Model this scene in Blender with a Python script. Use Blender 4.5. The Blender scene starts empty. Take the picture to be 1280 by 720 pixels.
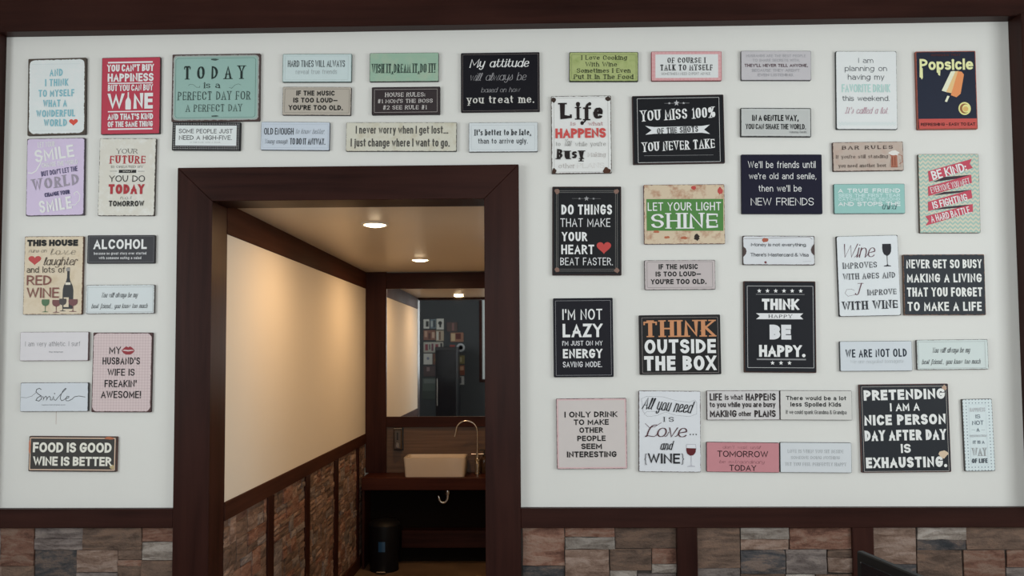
import bpy, bmesh, math, random
from mathutils import Matrix, Vector
random.seed(7)
D = bpy.data
sc = bpy.context.scene
COL = sc.collection
PI = math.pi

# ---------------------------------------------------------------- camera
cam_d = D.cameras.new('camera'); cam = D.objects.new('camera', cam_d); COL.objects.link(cam)
cam_d.sensor_width = 36.0; cam_d.lens = 36.0 * 1000 / 1280
cam_d.shift_x = 0.0008; cam_d.shift_y = 0.02594
cam_d.clip_start = 0.02; cam_d.clip_end = 60
R0 = ((0.999703, 0.023565, -0.006177), (0.007314, -0.048498, 0.998796), (-0.023237, 0.998545, 0.048656))
cam.matrix_world = Matrix(((R0[0][0], R0[1][0], -R0[2][0], 0), (R0[0][1], R0[1][1], -R0[2][1], -3.3333),
                           (R0[0][2], R0[1][2], -R0[2][2], 1.65), (0, 0, 0, 1)))
sc.camera = cam

# ---------------------------------------------------------------- world, light, exposure
sc.view_settings.view_transform = 'Standard'; sc.view_settings.look = 'None'
sc.view_settings.gamma = 1.0; sc.view_settings.use_curve_mapping = False
sc.view_settings.exposure = 0.37
wd = D.worlds.new('world'); sc.world = wd; wd.use_nodes = True
wd.node_tree.nodes['Background'].inputs[0].default_value = (0.75, 0.85, 1.0, 1)
wd.node_tree.nodes['Background'].inputs[1].default_value = 0.6

def area(name, loc, rot, sx, sy, power, color):
    l = D.lights.new(name, 'AREA'); l.shape = 'RECTANGLE'; l.size = sx; l.size_y = sy
    l.energy = power; l.color = color
    o = D.objects.new(name, l); COL.objects.link(o); o.location = loc; o.rotation_euler = rot
    return o
# daylight entering through the dining room's windows (left, right, and behind the photographer)
DAY = (0.93, 0.985, 1.0)
area('window_light', (-3.28, -2.6, 2.0), (0, -PI / 2, 0), 1.5, 2.2, 44, DAY)
area('window_light', (3.28, -2.5, 2.0), (0, PI / 2, 0), 1.5, 2.4, 45, DAY)
area('window_light', (0.75, -5.72, 2.0), (PI / 2, 0, 0), 2.9, 1.5, 58, DAY)

# ---------------------------------------------------------------- helpers
def lin(h):
    r = []
    for i in (0, 2, 4):
        c = int(h[i:i + 2], 16) / 255
        r.append(c / 12.92 if c <= .04045 else ((c + .055) / 1.055) ** 2.4)
    return r
PRINT_GAIN = 1.42
def ink(h, g=PRINT_GAIN):
    c = lin(h); y = .3 * c[0] + .55 * c[1] + .15 * c[2]
    return tuple(min(.86, (v * .84 + y * .16) * g) for v in c) + (1,)

def new_mat(name, color=(.5, .5, .5, 1), rough=.5, metal=0.0, spec=.5):
    m = D.materials.new(name); m.use_nodes = True
    b = m.node_tree.nodes['Principled BSDF']
    b.inputs['Base Color'].default_value = color if len(color) == 4 else (*color, 1)
    b.inputs['Roughness'].default_value = rough; b.inputs['Metallic'].default_value = metal
    b.inputs['Specular IOR Level'].default_value = spec
    return m
class NT:
    def __init__(s, m): s.t = m.node_tree; s.b = s.t.nodes['Principled BSDF']
    def n(s, kind, **kw):
        x = s.t.nodes.new(kind)
        for k, v in kw.items(): setattr(x, k, v)
        return x
    def set(s, node, **kw):
        for k, v in kw.items(): node.inputs[k].default_value = v
        return node
    def l(s, a, b): s.t.links.new(a, b)
    def math(s, op, a, b=None, c=None):
        x = s.n('ShaderNodeMath', operation=op)
        for i, v in enumerate((a, b, c)):
            if v is None: continue
            if isinstance(v, (int, float)): x.inputs[i].default_value = v
            else: s.l(v, x.inputs[i])
        return x.outputs[0]
    def vmath(s, op, a, b=None):
        x = s.n('ShaderNodeVectorMath', operation=op)
        for i, v in enumerate((a, b)):
            if v is None: continue
            if isinstance(v, (tuple, list)): x.inputs[i].default_value = v
            else: s.l(v, x.inputs[i])
        return x
    def mix(s, f, a, b):
        x = s.n('ShaderNodeMix', data_type='RGBA')
        for i, v in ((0, f), (6, a), (7, b)):
            if isinstance(v, (int, float, tuple, list)): x.inputs[i].default_value = v
            else: s.l(v, x.inputs[i])
        return x.outputs[2]
    def noise(s, vec, scale, detail=3, rough=.55, dist=0):
        x = s.n('ShaderNodeTexNoise'); x.inputs['Scale'].default_value = scale
        x.inputs['Detail'].default_value = detail; x.inputs['Roughness'].default_value = rough
        x.inputs['Distortion'].default_value = dist
        if vec is not None: s.l(vec, x.inputs['Vector'])
        return x.outputs[0]
    def coord(s, scale=(1, 1, 1), what='Object', loc=(0, 0, 0)):
        tc = s.n('ShaderNodeTexCoord'); mp = s.n('ShaderNodeMapping')
        mp.inputs['Scale'].default_value = scale; mp.inputs['Location'].default_value = loc
        s.l(tc.outputs[what], mp.inputs['Vector']); return mp.outputs[0]
    def ramp(s, f, stops):
        x = s.n('ShaderNodeValToRGB'); e = x.color_ramp.elements
        while len(e) < len(stops): e.new(.5)
        for q, (pos, c) in zip(e, stops): q.position = pos; q.color = c if len(c) == 4 else (*c, 1)
        s.l(f, x.inputs[0]); return x.outputs[0]
    def bump(s, h, strength=.3, dist=.01):
        x = s.n('ShaderNodeBump'); x.inputs['Strength'].default_value = strength; x.inputs['Distance'].default_value = dist
        s.l(h, x.inputs['Height']); s.l(x.outputs[0], s.b.inputs['Normal'])

def tag(o, label=None, cat=None, group=None, kind=None):
    if label: o['label'] = label
    if cat: o['category'] = cat
    if group: o['group'] = group
    if kind: o['kind'] = kind
    return o
def empty(name, loc=(0, 0, 0), rot=(0, 0, 0), **kw):
    o = D.objects.new(name, None); COL.objects.link(o); o.location = loc; o.rotation_euler = rot
    o.empty_display_size = .05
    return tag(o, **kw)
def link_mesh(name, me, mat=None, parent=None, **kw):
    o = D.objects.new(name, me); COL.objects.link(o)
    if mat is not None and not me.materials: me.materials.append(mat)
    if parent is not None: o.parent = parent
    return tag(o, **kw)
def from_bm(name, bm, mat, parent=None, smooth=False, **kw):
    me = D.meshes.new(name); bm.normal_update(); bm.to_mesh(me); bm.free()
    if smooth:
        me.polygons.foreach_set('use_smooth', [True] * len(me.polygons))
        try: me.set_sharp_from_angle(angle=math.radians(35))
        except Exception: pass
    return link_mesh(name, me, mat, parent, **kw)
def box(bm, x0, x1, y0, y1, z0, z1, bev=0.0, seg=1):
    b2 = bmesh.new()
    bmesh.ops.create_cube(b2, size=1)
    for v in b2.verts:
        v.co = ((x0 + x1) / 2 + v.co.x * (x1 - x0), (y0 + y1) / 2 + v.co.y * (y1 - y0), (z0 + z1) / 2 + v.co.z * (z1 - z0))
    if bev > 0:
        bmesh.ops.bevel(b2, geom=list(b2.edges), offset=bev, segments=seg, profile=.5, affect='EDGES')
    merge(bm, b2)
def merge(bm, b2):
    mp = {v: bm.verts.new(v.co) for v in b2.verts}
    for f in b2.faces:
        try: bm.faces.new([mp[v] for v in f.verts])
        except ValueError: pass
    b2.free()
def bx(name, dims, mat, parent=None, bev=0.0, smooth=False, **kw):
    bm = bmesh.new(); box(bm, *dims, bev=bev); return from_bm(name, bm, mat, parent, smooth, **kw)
def tube(bm, pts, r, n=12, caps=True):
    pts = [Vector(p) for p in pts]; rings = []
    rr = r if isinstance(r, (list, tuple)) else [r] * len(pts)
    t0 = (pts[1] - pts[0]).normalized(); ref = Vector((0, 0, 1)) if abs(t0.z) < .9 else Vector((1, 0, 0))
    u = t0.cross(ref).normalized()
    for i, p in enumerate(pts):
        t = ((pts[min(i + 1, len(pts) - 1)]) - (pts[max(i - 1, 0)])).normalized()
        u = (u - t * u.dot(t)).normalized(); v = t.cross(u)
        rings.append([bm.verts.new(p + (u * math.cos(2 * PI * k / n) + v * math.sin(2 * PI * k / n)) * rr[i]) for k in range(n)])
    for a, b in zip(rings, rings[1:]):
        for k in range(n): bm.faces.new((a[k], a[(k + 1) % n], b[(k + 1) % n], b[k]))
    if caps: bm.faces.new(rings[0][::-1]); bm.faces.new(rings[-1])
def lathe(bm, prof, c=(0, 0, 0), n=24, close=True):
    rings = [[bm.verts.new((c[0] + r * math.cos(2 * PI * k / n), c[1] + r * math.sin(2 * PI * k / n), c[2] + z)) for k in range(n)] for r, z in prof]
    for a, b in zip(rings, rings[1:]):
        for k in range(n): bm.faces.new((a[k], a[(k + 1) % n], b[(k + 1) % n], b[k]))
    if close:
        bm.faces.new(rings[0][::-1]); bm.faces.new(rings[-1])

# ---------------------------------------------------------------- materials
def wood_mat(name, c0, c1, axis='x', rough=.38):
    m = new_mat(name, rough=rough); t = NT(m)
    s = {'x': (1.2, 22, 22), 'z': (22, 22, 1.2), 'y': (22, 1.2, 22)}[axis]
    v = t.coord(s); n1 = t.noise(v, 1.0, 5, .6, .4); n2 = t.noise(t.coord((1.5, 1.5, 1.5)), 1.4, 2)
    f = t.math('ADD', t.math('MULTIPLY', n1, .75), t.math('MULTIPLY', n2, .35))
    c = t.ramp(f, [(.32, c0), (.52, [(a + b) / 2 for a, b in zip(c0, c1)]), (.75, c1)])
    t.l(c, t.b.inputs['Base Color'])
    t.l(t.math('ADD', t.math('MULTIPLY', n2, .22), rough - .11), t.b.inputs['Roughness'])
    t.bump(n1, .12, .002); t.b.inputs['Specular IOR Level'].default_value = .11
    return m
DK0, DK1 = (.014, .0042, .0032), (.044, .0145, .0105)
M_woodx = wood_mat('dark_wood_horizontal', DK0, DK1, 'x')
M_woodz = wood_mat('dark_wood_vertical', DK0, DK1, 'z')
M_woody = wood_mat('dark_wood_depth', (.026, .009, .006), (.066, .025, .016), 'y', .62)
M_woody.node_tree.nodes['Principled BSDF'].inputs['Specular IOR Level'].default_value = .05
M_counter = wood_mat('red_counter_wood', (.028, .007, .004), (.06, .017, .010), 'x', .4)
def plaster(name, col, bumpk=.08):
    m = new_mat(name, (*col, 1), .75, spec=.25); t = NT(m)
    v = t.coord((1, 1, 1)); a = t.noise(v, 1.1, 3); b = t.noise(v, 55, 2)
    c = t.ramp(a, [(.25, [x * .965 for x in col]), (.75, [min(1, x * 1.02) for x in col])])
    t.l(c, t.b.inputs['Base Color']); t.bump(b, bumpk, .003); return m
M_wall = plaster('cream_plaster', (.80, .79, .755))
M_hallwall = plaster('hallway_plaster', (.74, .70, .62))
M_hallceil = plaster('hallway_ceiling_paint', (.76, .67, .56), .02)
M_hallceil.node_tree.nodes['Principled BSDF'].inputs['Roughness'].default_value = .3
M_ceil = plaster('ceiling_paint', (.60, .59, .57))
M_slate = plaster('slate_paint', (.046, .050, .054))
def stone_mat(name, a, b, c):
    m = new_mat(name, rough=.82, spec=.25); t = NT(m)
    oi = t.n('ShaderNodeObjectInfo')
    tc = t.n('ShaderNodeTexCoord'); off = t.vmath('SCALE', oi.outputs['Location']); off.inputs['Scale'].default_value = 7.3
    add = t.vmath('ADD', tc.outputs['Object'], off.outputs[0])
    mp = t.n('ShaderNodeMapping'); mp.inputs['Scale'].default_value = (9, 9, 34); mp.inputs['Rotation'].default_value = (.1, .05, 0)
    t.l(add.outputs[0], mp.inputs['Vector'])
    n1 = t.noise(mp.outputs[0], 1, 4, .6, .6); n2 = t.noise(add.outputs[0], 90, 4, .7)
    f = t.math('ADD', t.math('MULTIPLY', n1, .8), t.math('MULTIPLY', n2, .2))
    col = t.ramp(f, [(.36, a), (.49, b), (.60, c)])
    hs = t.n('ShaderNodeHueSaturation'); t.l(col, hs.inputs['Color'])
    t.l(t.math('ADD', t.math('MULTIPLY', oi.outputs['Random'], .42), .78), hs.inputs['Value'])
    t.l(hs.outputs[0], t.b.inputs['Base Color']); t.bump(t.math('ADD', t.math('MULTIPLY', n2, .7), n1), .9, .009); return m
SM = {
 'rust': stone_mat('rust_stone', (.105, .048, .034), (.21, .105, .074), (.26, .165, .125)),
 'brown': stone_mat('brown_stone', (.085, .055, .042), (.145, .095, .072), (.20, .125, .090)),
 'grey': stone_mat('grey_stone', (.095, .072, .066), (.17, .138, .128), (.25, .205, .185)),
 'slate': stone_mat('slate_stone', (.036, .038, .043), (.078, .071, .073), (.17, .125, .105)),
 'pale': stone_mat('pale_stone', (.16, .128, .108), (.28, .238, .208), (.37, .325, .29)),
 'tan': stone_mat('tan_stone', (.13, .078, .058), (.225, .148, .114), (.31, .225, .185)),
}
M_mortar = new_mat('dark_mortar', (.05, .04, .035, 1), .95)
M_white_glaze = new_mat('white_ceramic', (.58, .50, .42, 1), .2)
M_chrome = new_mat('brushed_chrome', (.62, .60, .57, 1), .22, 1.0)
M_mirror = new_mat('mirror_glass', (.86, .86, .85, 1), .015, 1.0)
M_black = new_mat('black_plastic', (.012, .012, .014, 1), .38)
M_blackgloss = new_mat('black_gloss', (.008, .008, .010, 1), .12)
M_bezel = new_mat('dark_grey_bezel', (.006, .0065, .007, 1), .45, spec=.25)
def tile_floor():
    m = new_mat('brown_floor_tile', rough=.3); t = NT(m)
    v = t.coord((1, 1, 1)); n = t.noise(v, 3, 4)
    t.l(t.ramp(n, [(.3, (.10, .065, .042)), (.7, (.17, .115, .075))]), t.b.inputs['Base Color']); return m
M_floor = tile_floor()
def backsplash():
    m = new_mat('woodgrain_splash', rough=.4); t = NT(m)
    n = t.noise(t.coord((2, 20, 60)), 1, 4)
    t.l(t.ramp(n, [(.3, (.075, .042, .024)), (.7, (.13, .075, .044))]), t.b.inputs['Base Color']); return m
M_splash = backsplash()
def emit(name, col, s):
    m = new_mat(name, (*col, 1), .4); b = m.node_tree.nodes['Principled BSDF']
    b.inputs['Emission Color'].default_value = (*col, 1); b.inputs['Emission Strength'].default_value = s; return m
_inks = {}
def ink_mat(h):
    if h not in _inks: _inks[h] = new_mat('printed_ink', ink(h), .5, spec=.14)
    return _inks[h]

# every sign: centre x, centre z, width, height (m), tilt (deg), colours, rim (mm), worn rim, pattern, label, print (mm, sign-local)
SIGNS = [
(-2.0133,2.7586,0.2517,0.333,0.59,'c6d2d8','4a4038',6,22,2.5,{'blotch': ('dcd6cb',0.45)},'pale blue worn sign AND I THINK TO MYSELF WHAT A WONDERFUL WORLD with small heart',[('t','6fa9b6','n',0.17,-31.2,25.4,87.9,120.4,0,'AND'),('t','6fa9b6','n',0.17,-50.7,49.8,45.0,76.3,0,'I THINK'),('t','6fa9b6','n',0.17,-78.3,76.5,-0.7,30.0,0,'TO MYSELF'),('t','6fa9b6','n',0.17,-57.8,44.3,-45.1,-13.9,0,'WHAT A'),('t','6fa9b6','n',0.17,-86.5,80.8,-88.4,-57.8,0,'WONDERFUL'),('t','6fa9b6','n',0.17,-53.4,45.7,-129.3,-98.2,0,'WORLD'),('g','heart','c8402e',54.9,-130.6,93.0,-100.1),('l','a9b4b6',0.8,[(-107.8,141.7),(100.4,139.8)]),('l','a9b4b6',0.8,[(-106.3,-146.4),(101.1,-147.9)])]),
(-1.6938,2.758,0.2532,0.3322,0.18,'b02e45','3a2a2c',2,4,1,{},"crimson red sign YOU CAN'T BUY HAPPINESS BUT YOU CAN BUY WINE",[('r','dcc9cc',-99.6,140.9,93.4,147.8),('r','dcc9cc',-98.5,51.3,94.3,56.3),('r','dcc9cc',-96.9,-70.8,95.5,-66.0),('r','dcc9cc',-95.9,-147.3,96.3,-140.8),('t','e6d8da','i',0.21,-102.8,98.8,104.7,135.4,0,"YOU CAN'T BUY"),('t','e6d8da','i',0.21,-99.9,98.1,60.7,96.6,0,'HAPPINESS'),('t','e6d8da','i',0.21,-98.2,96.2,20.3,48.0,0,'BUT YOU CAN BUY'),('t','e6d8da','i',0.2,-97.4,-27.3,-58.4,9.6,0,'W'),('g','bottle','e6d8da',-22.0,-60.4,1.9,14.8),('t','e6d8da','i',0.22,13.0,96.8,-57.7,10.3,0,'NE'),('t','e6d8da','i',0.2,-96.6,98.6,-104.1,-77.7,0,"AND THAT'S KIND"),('t','e6d8da','i',0.2,-96.2,97.8,-135.2,-111.0,0,'OF THE SAME THING')]),
(-2.0118,2.4123,0.2497,0.3322,0.3,'bfaecb','4e4450',2.5,10,1.2,{},'lilac sign saying SMILE twice with grey WORLD between',[('t','dcd2e4','i',0.16,-77.7,-4.0,128.1,151.5,3,'LET YOUR'),('t','e6e2ee','n',0.17,-89.9,79.3,73.5,126.7,8,'SMILE'),('l','e6e2ee',4.5,[(-55.7,91.8),(-66.5,56.4),(-83.9,26.2),(-101.5,16.3),(-117.8,19.0)]),('t','dcd2e4','i',0.16,-58.9,96.0,46.4,66.6,5,'CHANGE THE WORLD'),('t','3e3a60','i',0.2,-61.0,96.4,12.5,34.3,8,"BUT DON'T LET THE"),('t','8c8392','S',0.22,-98.5,101.9,-48.0,2.6,7,'WORLD'),('t','3e3a60','i',0.2,-44.5,64.5,-80.8,-62.7,7,'CHANGE YOUR'),('t','ece9f2','n',0.17,-66.7,72.6,-146.3,-93.4,8,'SMILE'),('l','ece9f2',3,[(62.5,-121.6),(87.8,-121.9),(105.3,-101.9),(107.6,-79.3),(94.7,-64.0),(82.2,-71.5),(84.8,-81.6)])]),
(-1.704,2.4082,0.2422,0.3316,-0.61,'c3bfb4','4c423c',2,3,2.5,{'blotch': ('d3cfc8',0.5)},'cream worn sign YOUR FUTURE IS CREATED BY WHAT YOU DO TODAY not TOMORROW',[('t','2c2c2c','s',0.12,-47.4,42.6,100.1,120.8,0,'YOUR'),('t','a32a33','S',0.2,-74.9,78.0,56.6,92.1,0,'FUTURE'),('t','3c3c3c','s',0.14,-68.2,69.3,38.3,48.6,0,'IS CREATED BY'),('r','2b2b2b',-35.1,17.0,39.7,30.5),('t','c8c4ba','n',0.16,-18.8,24.1,20.0,27.5,0,'WHAT'),('r','777777',-73.3,23.7,-41.7,25.6),('r','777777',46.9,23.0,75.6,24.9),('t','222222','n',0.12,-75.1,78.2,-21.1,6.3,0,'YOU DO'),('t','a32a33','n',0.26,-76.5,76.2,-73.5,-31.3,0,'TODAY'),('t','444444','c',0.09,-25.6,25.9,-96.3,-80.3,0,'not'),('t','1e1e1e','n',0.2,-73.3,76.9,-125.9,-102.0,0,'TOMORROW')]),
(-2.0116,1.992,0.2522,0.3316,-0.22,'c6b69d','6a4a38',2,4,2.5,{'blotch': ('b59f7c',0.35)},'tan sign THIS HOUSE runs on love with bottle and four wine glasses',[('t','232323','i',0.3,-113.9,103.5,123.9,151.5,0,'THIS HOUSE'),('t','4c4640','c',0.09,-106.7,-27.9,96.9,113.2,0,'runs on'),('t','5a544c','c',0.09,-13.9,95.7,86.8,113.3,0,'love'),('g','heart','b03a3a',-108.1,39.6,-52.8,81.9),('t','3a2e2a','c',0.1,-42.1,105.5,42.0,77.7,0,'laughter'),('t','3a342e','n',0.1,-112.6,51.5,11.0,37.4,0,'and lots of'),('t','7a4a42','n',0.15,-111.3,-6.3,-41.7,-0.0,0,'RED'),('t','7a4a42','n',0.15,-109.7,28.0,-95.7,-52.0,0,'WINE'),('g','bottle','3a3a3c',42.5,-142.2,88.3,32.8),('r','c8c0b0',53.0,-40.7,75.3,-30.3),('r','8a8580',54.9,17.8,71.7,30.7),('r','c6b69d',48.0,-134.5,69.6,-93.8),('g','glass','4c6a4c',-46.2,-155.7,-12.8,-101.8),('g','glass','6e4444',-0.9,-158.1,35.4,-104.1),('g','glass','4a4444',28.7,-152.1,60.9,-99.2),('g','glass','6e4648',68.8,-154.5,108.1,-101.5)]),
(-1.7238,2.0999,0.2894,0.1202,-0.29,'3c3c40','2a2628',1,3,0.6,{},'charcoal sign ALCOHOL above the pale best friend sign',[('t','d8d8da','n',0.2,-117.1,110.3,1.0,42.4,0,'ALCOHOL'),('t','b8b8ba','n',0.18,-115.0,108.9,-22.7,-11.4,0,'because no great story ever started'),('t','b8b8ba','n',0.18,-93.4,87.7,-42.0,-30.6,0,'with someone eating a salad'),('f','77777a',0.8,-137.9,-53.9,139.3,53.8,1)]),
(-1.7237,1.8886,0.291,0.1219,-0.06,'bfc6c8','6a6664',2,2,1.6,{},'pale grey sign You will always be my best friend,beneath the charcoal ALCOHOL sign',[('t','3f4246','c',0.1,-81.6,75.8,7.4,28.8,0,'You will always be my'),('t','3f4246','c',0.1,-121.6,119.2,-38.1,-17.9,0,'best friend... you know too much'),('f','7d8080',0.9,-138.1,-53.6,138.9,51.2,1),('l','7d8080',0.8,[(-145.7,61.4),(-138.1,51.2)]),('l','7d8080',0.8,[(144.8,59.3),(137.1,49.2)]),('l','7d8080',0.8,[(-144.3,-58.5),(-135.9,-51.8)]),('l','7d8080',0.8,[(145.8,-60.4),(138.9,-53.6)])]),
(1.7294,1.6347,0.2889,0.1227,0.24,'bac4c2','6a6664',2,2,1.6,{},'pale grey-green sign You will always be my best friend,beside WE ARE NOT OLD',[('t','3f4246','c',0.1,-83.7,72.8,7.6,29.4,0,'You will always be my'),('t','3f4246','c',0.1,-126.1,113.3,-38.6,-18.1,0,'best friend... you know too much'),('f','7d8080',0.9,-138.0,-54.8,131.5,52.5,1),('l','7d8080',0.8,[(-145.0,62.9),(-138.0,52.5)]),('l','7d8080',0.8,[(143.9,59.9),(135.6,49.6)]),('l','7d8080',0.8,[(-150.4,-58.9),(-141.7,-52.2)]),('l','7d8080',0.8,[(138.0,-61.7),(131.5,-54.8)])]),
(-2.0014,1.6922,0.2919,0.1216,-0.13,'c4c0c4','6e5458',1.3,2,0.5,{},'plain white sign I am very athletic. I surf with thin maroon edge',[('t','5a5a60','n',0.07,-122.8,111.5,0.8,21.0,0,'I am very athletic. I surf'),('t','77777c','n',0.12,-21.0,39.3,-27.2,-19.9,0,'the internet')]),
(-1.9967,1.4795,0.2882,0.1208,-0.07,'bcc1c8','4a4a4e',1.5,4,1,{},'pale sign with one cursive word Smile and a long flourish line',[('l','232428',1.2,[(-140.4,-0.6),(-116.5,-2.4),(-94.0,4.8),(-77.3,18.7)]),('l','232428',2.6,[(-54.8,31.5),(-62.9,37.1),(-74.2,32.6),(-77.3,22.6),(-66.9,12.5),(-54.3,4.7),(-52.9,-7.6),(-64.0,-16.4),(-76.6,-13.1),(-71.1,-3.1),(-57.1,4.7)]),('l','232428',2.2,[(-48.6,3.6),(-43.8,-6.5),(-45.9,-14.3),(-41.6,-2.0),(-34.9,3.5),(-30.3,-2.1),(-32.3,-14.3),(-26.9,-2.1),(-19.1,3.5),(-14.4,-3.2),(-15.3,-12.1),(-7.4,-12.1),(-2.1,3.4),(-0.6,-11.0),(7.4,-13.3),(17.3,-1.1),(37.3,21.1),(50.6,34.5),(48.3,36.7),(39.4,28.9),(29.5,10.0),(26.5,-6.7),(32.3,-15.6),(41.3,-12.3),(49.2,-6.7),(61.5,-3.4),(63.7,2.1),(55.7,3.3),(49.2,-6.7),(52.7,-15.7),(62.9,-15.7),(76.4,-9.0),(87.5,0.9),(104.4,4.2),(132.8,-0.3)]),('g','dot','232428',-0.1,12.3,4.6,16.8),('t','8a8d92','n',0.1,-50.6,48.5,-35.0,-28.9,0,'happiness looks gorgeous on you')]),
(-1.7107,1.5816,0.2526,0.3333,-0.39,'c3b0b0','4a3232',3.5,20,1.6,{'gingham': ('a88f92',)},"pink checked sign MY HUSBAND'S WIFE IS FREAKIN' AWESOME! with red lips",[('t','1c1a1c','n',0.15,-55.9,-6.1,77.2,107.4,0,'MY'),('g','lips','8c2c34',-4.3,72.5,53.3,109.5),('t','1c1a1c','n',0.15,-83.0,75.4,32.4,62.6,0,"HUSBAND'S"),('t','1c1a1c','n',0.15,-60.2,54.1,-14.4,14.6,0,'WIFE IS'),('t','1c1a1c','n',0.15,-71.9,63.8,-62.3,-32.2,0,"FREAKIN'"),('t','1c1a1c','n',0.15,-85.8,83.0,-107.9,-77.9,0,'AWESOME!')]),
(-1.9131,1.2424,0.3728,0.1466,-0.58,'3c3a38','5c3830',1.5,1,2,{},'dark sign FOOD IS GOOD WINE IS BETTER with rusty cream border',[('f','c8a890',4,-179.8,-65.6,178.6,65.7,1),('t','cfcabf','i',0.22,-168.3,164.8,6.0,47.5,0,'FOOD IS GOOD'),('t','cfcabf','i',0.22,-165.3,166.3,-49.2,-11.1,0,'WINE IS BETTER'),('g','blob','a8603e',128.0,60.3,176.3,72.2),('g','blob','a89468',156.6,-65.0,180.8,-43.1),('g','blob','b06a4c',-187.8,-9.6,-176.2,67.8)]),
(-1.3279,2.7876,0.3787,0.2914,-0.17,'84a69e','4a3836',5,16,2.5,{'ring': ('8e9490',13)},'large teal sign TODAY is a PERFECT DAY FOR A PERFECT DAY',[('f','3e4f4b',1.1,-173.0,-128.9,169.9,127.6,12),('t','24302e','S',0.17,-137.3,124.1,35.8,94.2,0,'T O D A Y'),('t','2c3836','s',0.15,-50.2,17.7,-3.0,24.4,0,'is a'),('t','33413e','s',0.1,-161.8,148.5,-53.5,-16.1,0,'PERFECT DAY FOR'),('t','33413e','s',0.1,-126.4,113.7,-103.7,-72.1,0,'A PERFECT DAY'),('l','45544f',1.2,[(-118.2,9.2),(-111.2,15.5),(-96.8,13.9),(-82.3,1.5),(-69.4,1.3),(-68.1,9.2)]),('l','45544f',1.2,[(57.2,-0.4),(68.0,-4.1),(82.1,10.1),(96.3,14.9),(107.8,9.8)]),('g','blob','3e4f4b',-30.8,116.2,15.9,125.5),('g','blob','3e4f4b',-22.8,-127.0,20.1,-119.3)]),
(-1.3665,2.5787,0.2927,0.1223,-0.99,'161618','161618',0.5,1,0.2,{'dots': ('c8c8c8',)},'white sign SOME PEOPLE JUST NEED A HIGH-FIVE with black polka dot border',[('r','c6cbcb',-131.5,-40.5,129.0,46.0),('t','242628','n',0.13,-117.6,112.4,12.5,31.0,0,'SOME PEOPLE JUST'),('t','242628','n',0.13,-115.9,109.7,-15.9,3.2,0,'NEED A HIGH-FIVE.'),('t','85898a','n',0.14,-68.0,63.0,-29.2,-24.1,0,'IN THE FACE. WITH A CHAIR.')]),
(-0.8952,2.8663,0.2956,0.1222,-0.69,'b4c3c4','4c5856',1.2,2,0.4,{'ring': ('93aaa6',5)},'pale blue-grey sign HARD TIMES WILL ALWAYS reveal true friends',[('t','3e4448','i',0.15,-125.2,119.0,3.9,32.7,0,'HARD TIMES WILL ALWAYS'),('t','8a9294','n',0.08,-90.4,85.4,-26.3,-6.1,0,'reveal true friends'),('f','8fa09e',0.7,-136.5,-51.0,132.9,51.1,1)]),
(-0.8957,2.7238,0.2925,0.1219,-1.03,'a59c90','3a3030',1.5,3,1.4,{},'beige sign IF THE MUSIC IS TOO LOUD,beneath the pale HARD TIMES sign',[('t','181818','n',0.22,-87.8,75.7,22.9,44.4,0,'IF THE MUSIC'),('t','181818','n',0.22,-99.9,88.4,-7.2,13.6,0,'IS TOO LOUD—'),('t','181818','n',0.22,-119.1,111.7,-39.4,-17.9,0,"YOU'RE TOO OLD."),('f','4c4440',0.9,-136.7,-50.7,138.3,51.7,4)]),
(0.6239,1.9716,0.2919,0.1232,-0.12,'b0a5a5','3a3030',1.5,3,1.4,{},'pinkish-grey sign IF THE MUSIC IS TOO LOUD,beneath the green SHINE sign',[('t','181818','n',0.22,-87.8,74.3,23.4,44.8,0,'IF THE MUSIC'),('t','181818','n',0.22,-100.7,86.1,-6.6,14.1,0,'IS TOO LOUD—'),('t','181818','n',0.22,-120.5,108.4,-38.7,-17.3,0,"YOU'RE TOO OLD."),('f','4c4440',0.9,-135.8,-52.2,134.2,54.1,4)]),
(-0.9866,2.5746,0.2929,0.1213,-1.13,'b3bcc8','4e5560',1,2,0.4,{},'pale blue sign OLD ENOUGH to know better. Young enough TO DO IT ANYWAY',[('t','2e3238','i',0.17,-132.8,-7.0,5.5,34.1,0,'OLD ENOUGH'),('t','6f757d','c',0.08,0.1,129.2,9.3,32.1,0,'to know better.'),('t','555b63','c',0.08,-131.6,-30.0,-33.1,-13.1,0,'Young enough'),('t','2e3238','i',0.17,-21.5,128.9,-36.4,-9.3,0,'TO DO IT ANYWAY.'),('f','8b95a3',0.6,-137.2,-50.0,139.5,50.1,1)]),
(-0.5244,2.8642,0.2934,0.1237,-0.35,'86a690','2e2e2a',1.6,3,0.7,{'blotch': ('a5a58c',0.25)},'sage green sign WISH IT,DREAM IT,DO IT!',[('t','2a3a34','S',0.13,-136.5,132.6,-25.2,15.0,0,'WISH IT,DREAM IT,DO IT!')]),
(-0.5166,2.7198,0.29,0.1192,-0.19,'342c2e','221c1c',1.5,2,0.6,{},'dark brown sign HOUSE RULES in small white serif capitals',[('f','a8a09c',1.2,-133.8,-49.0,132.5,48.9,1),('t','c4bebb','s',0.15,-87.9,81.1,16.7,35.3,0,'HOUSE RULES:'),('t','c4bebb','s',0.15,-119.2,113.3,-9.7,7.4,0,"#1 MOM'S THE BOSS"),('t','c4bebb','s',0.15,-96.8,87.6,-37.6,-19.7,0,'#2 SEE RULE #1')]),
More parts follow.
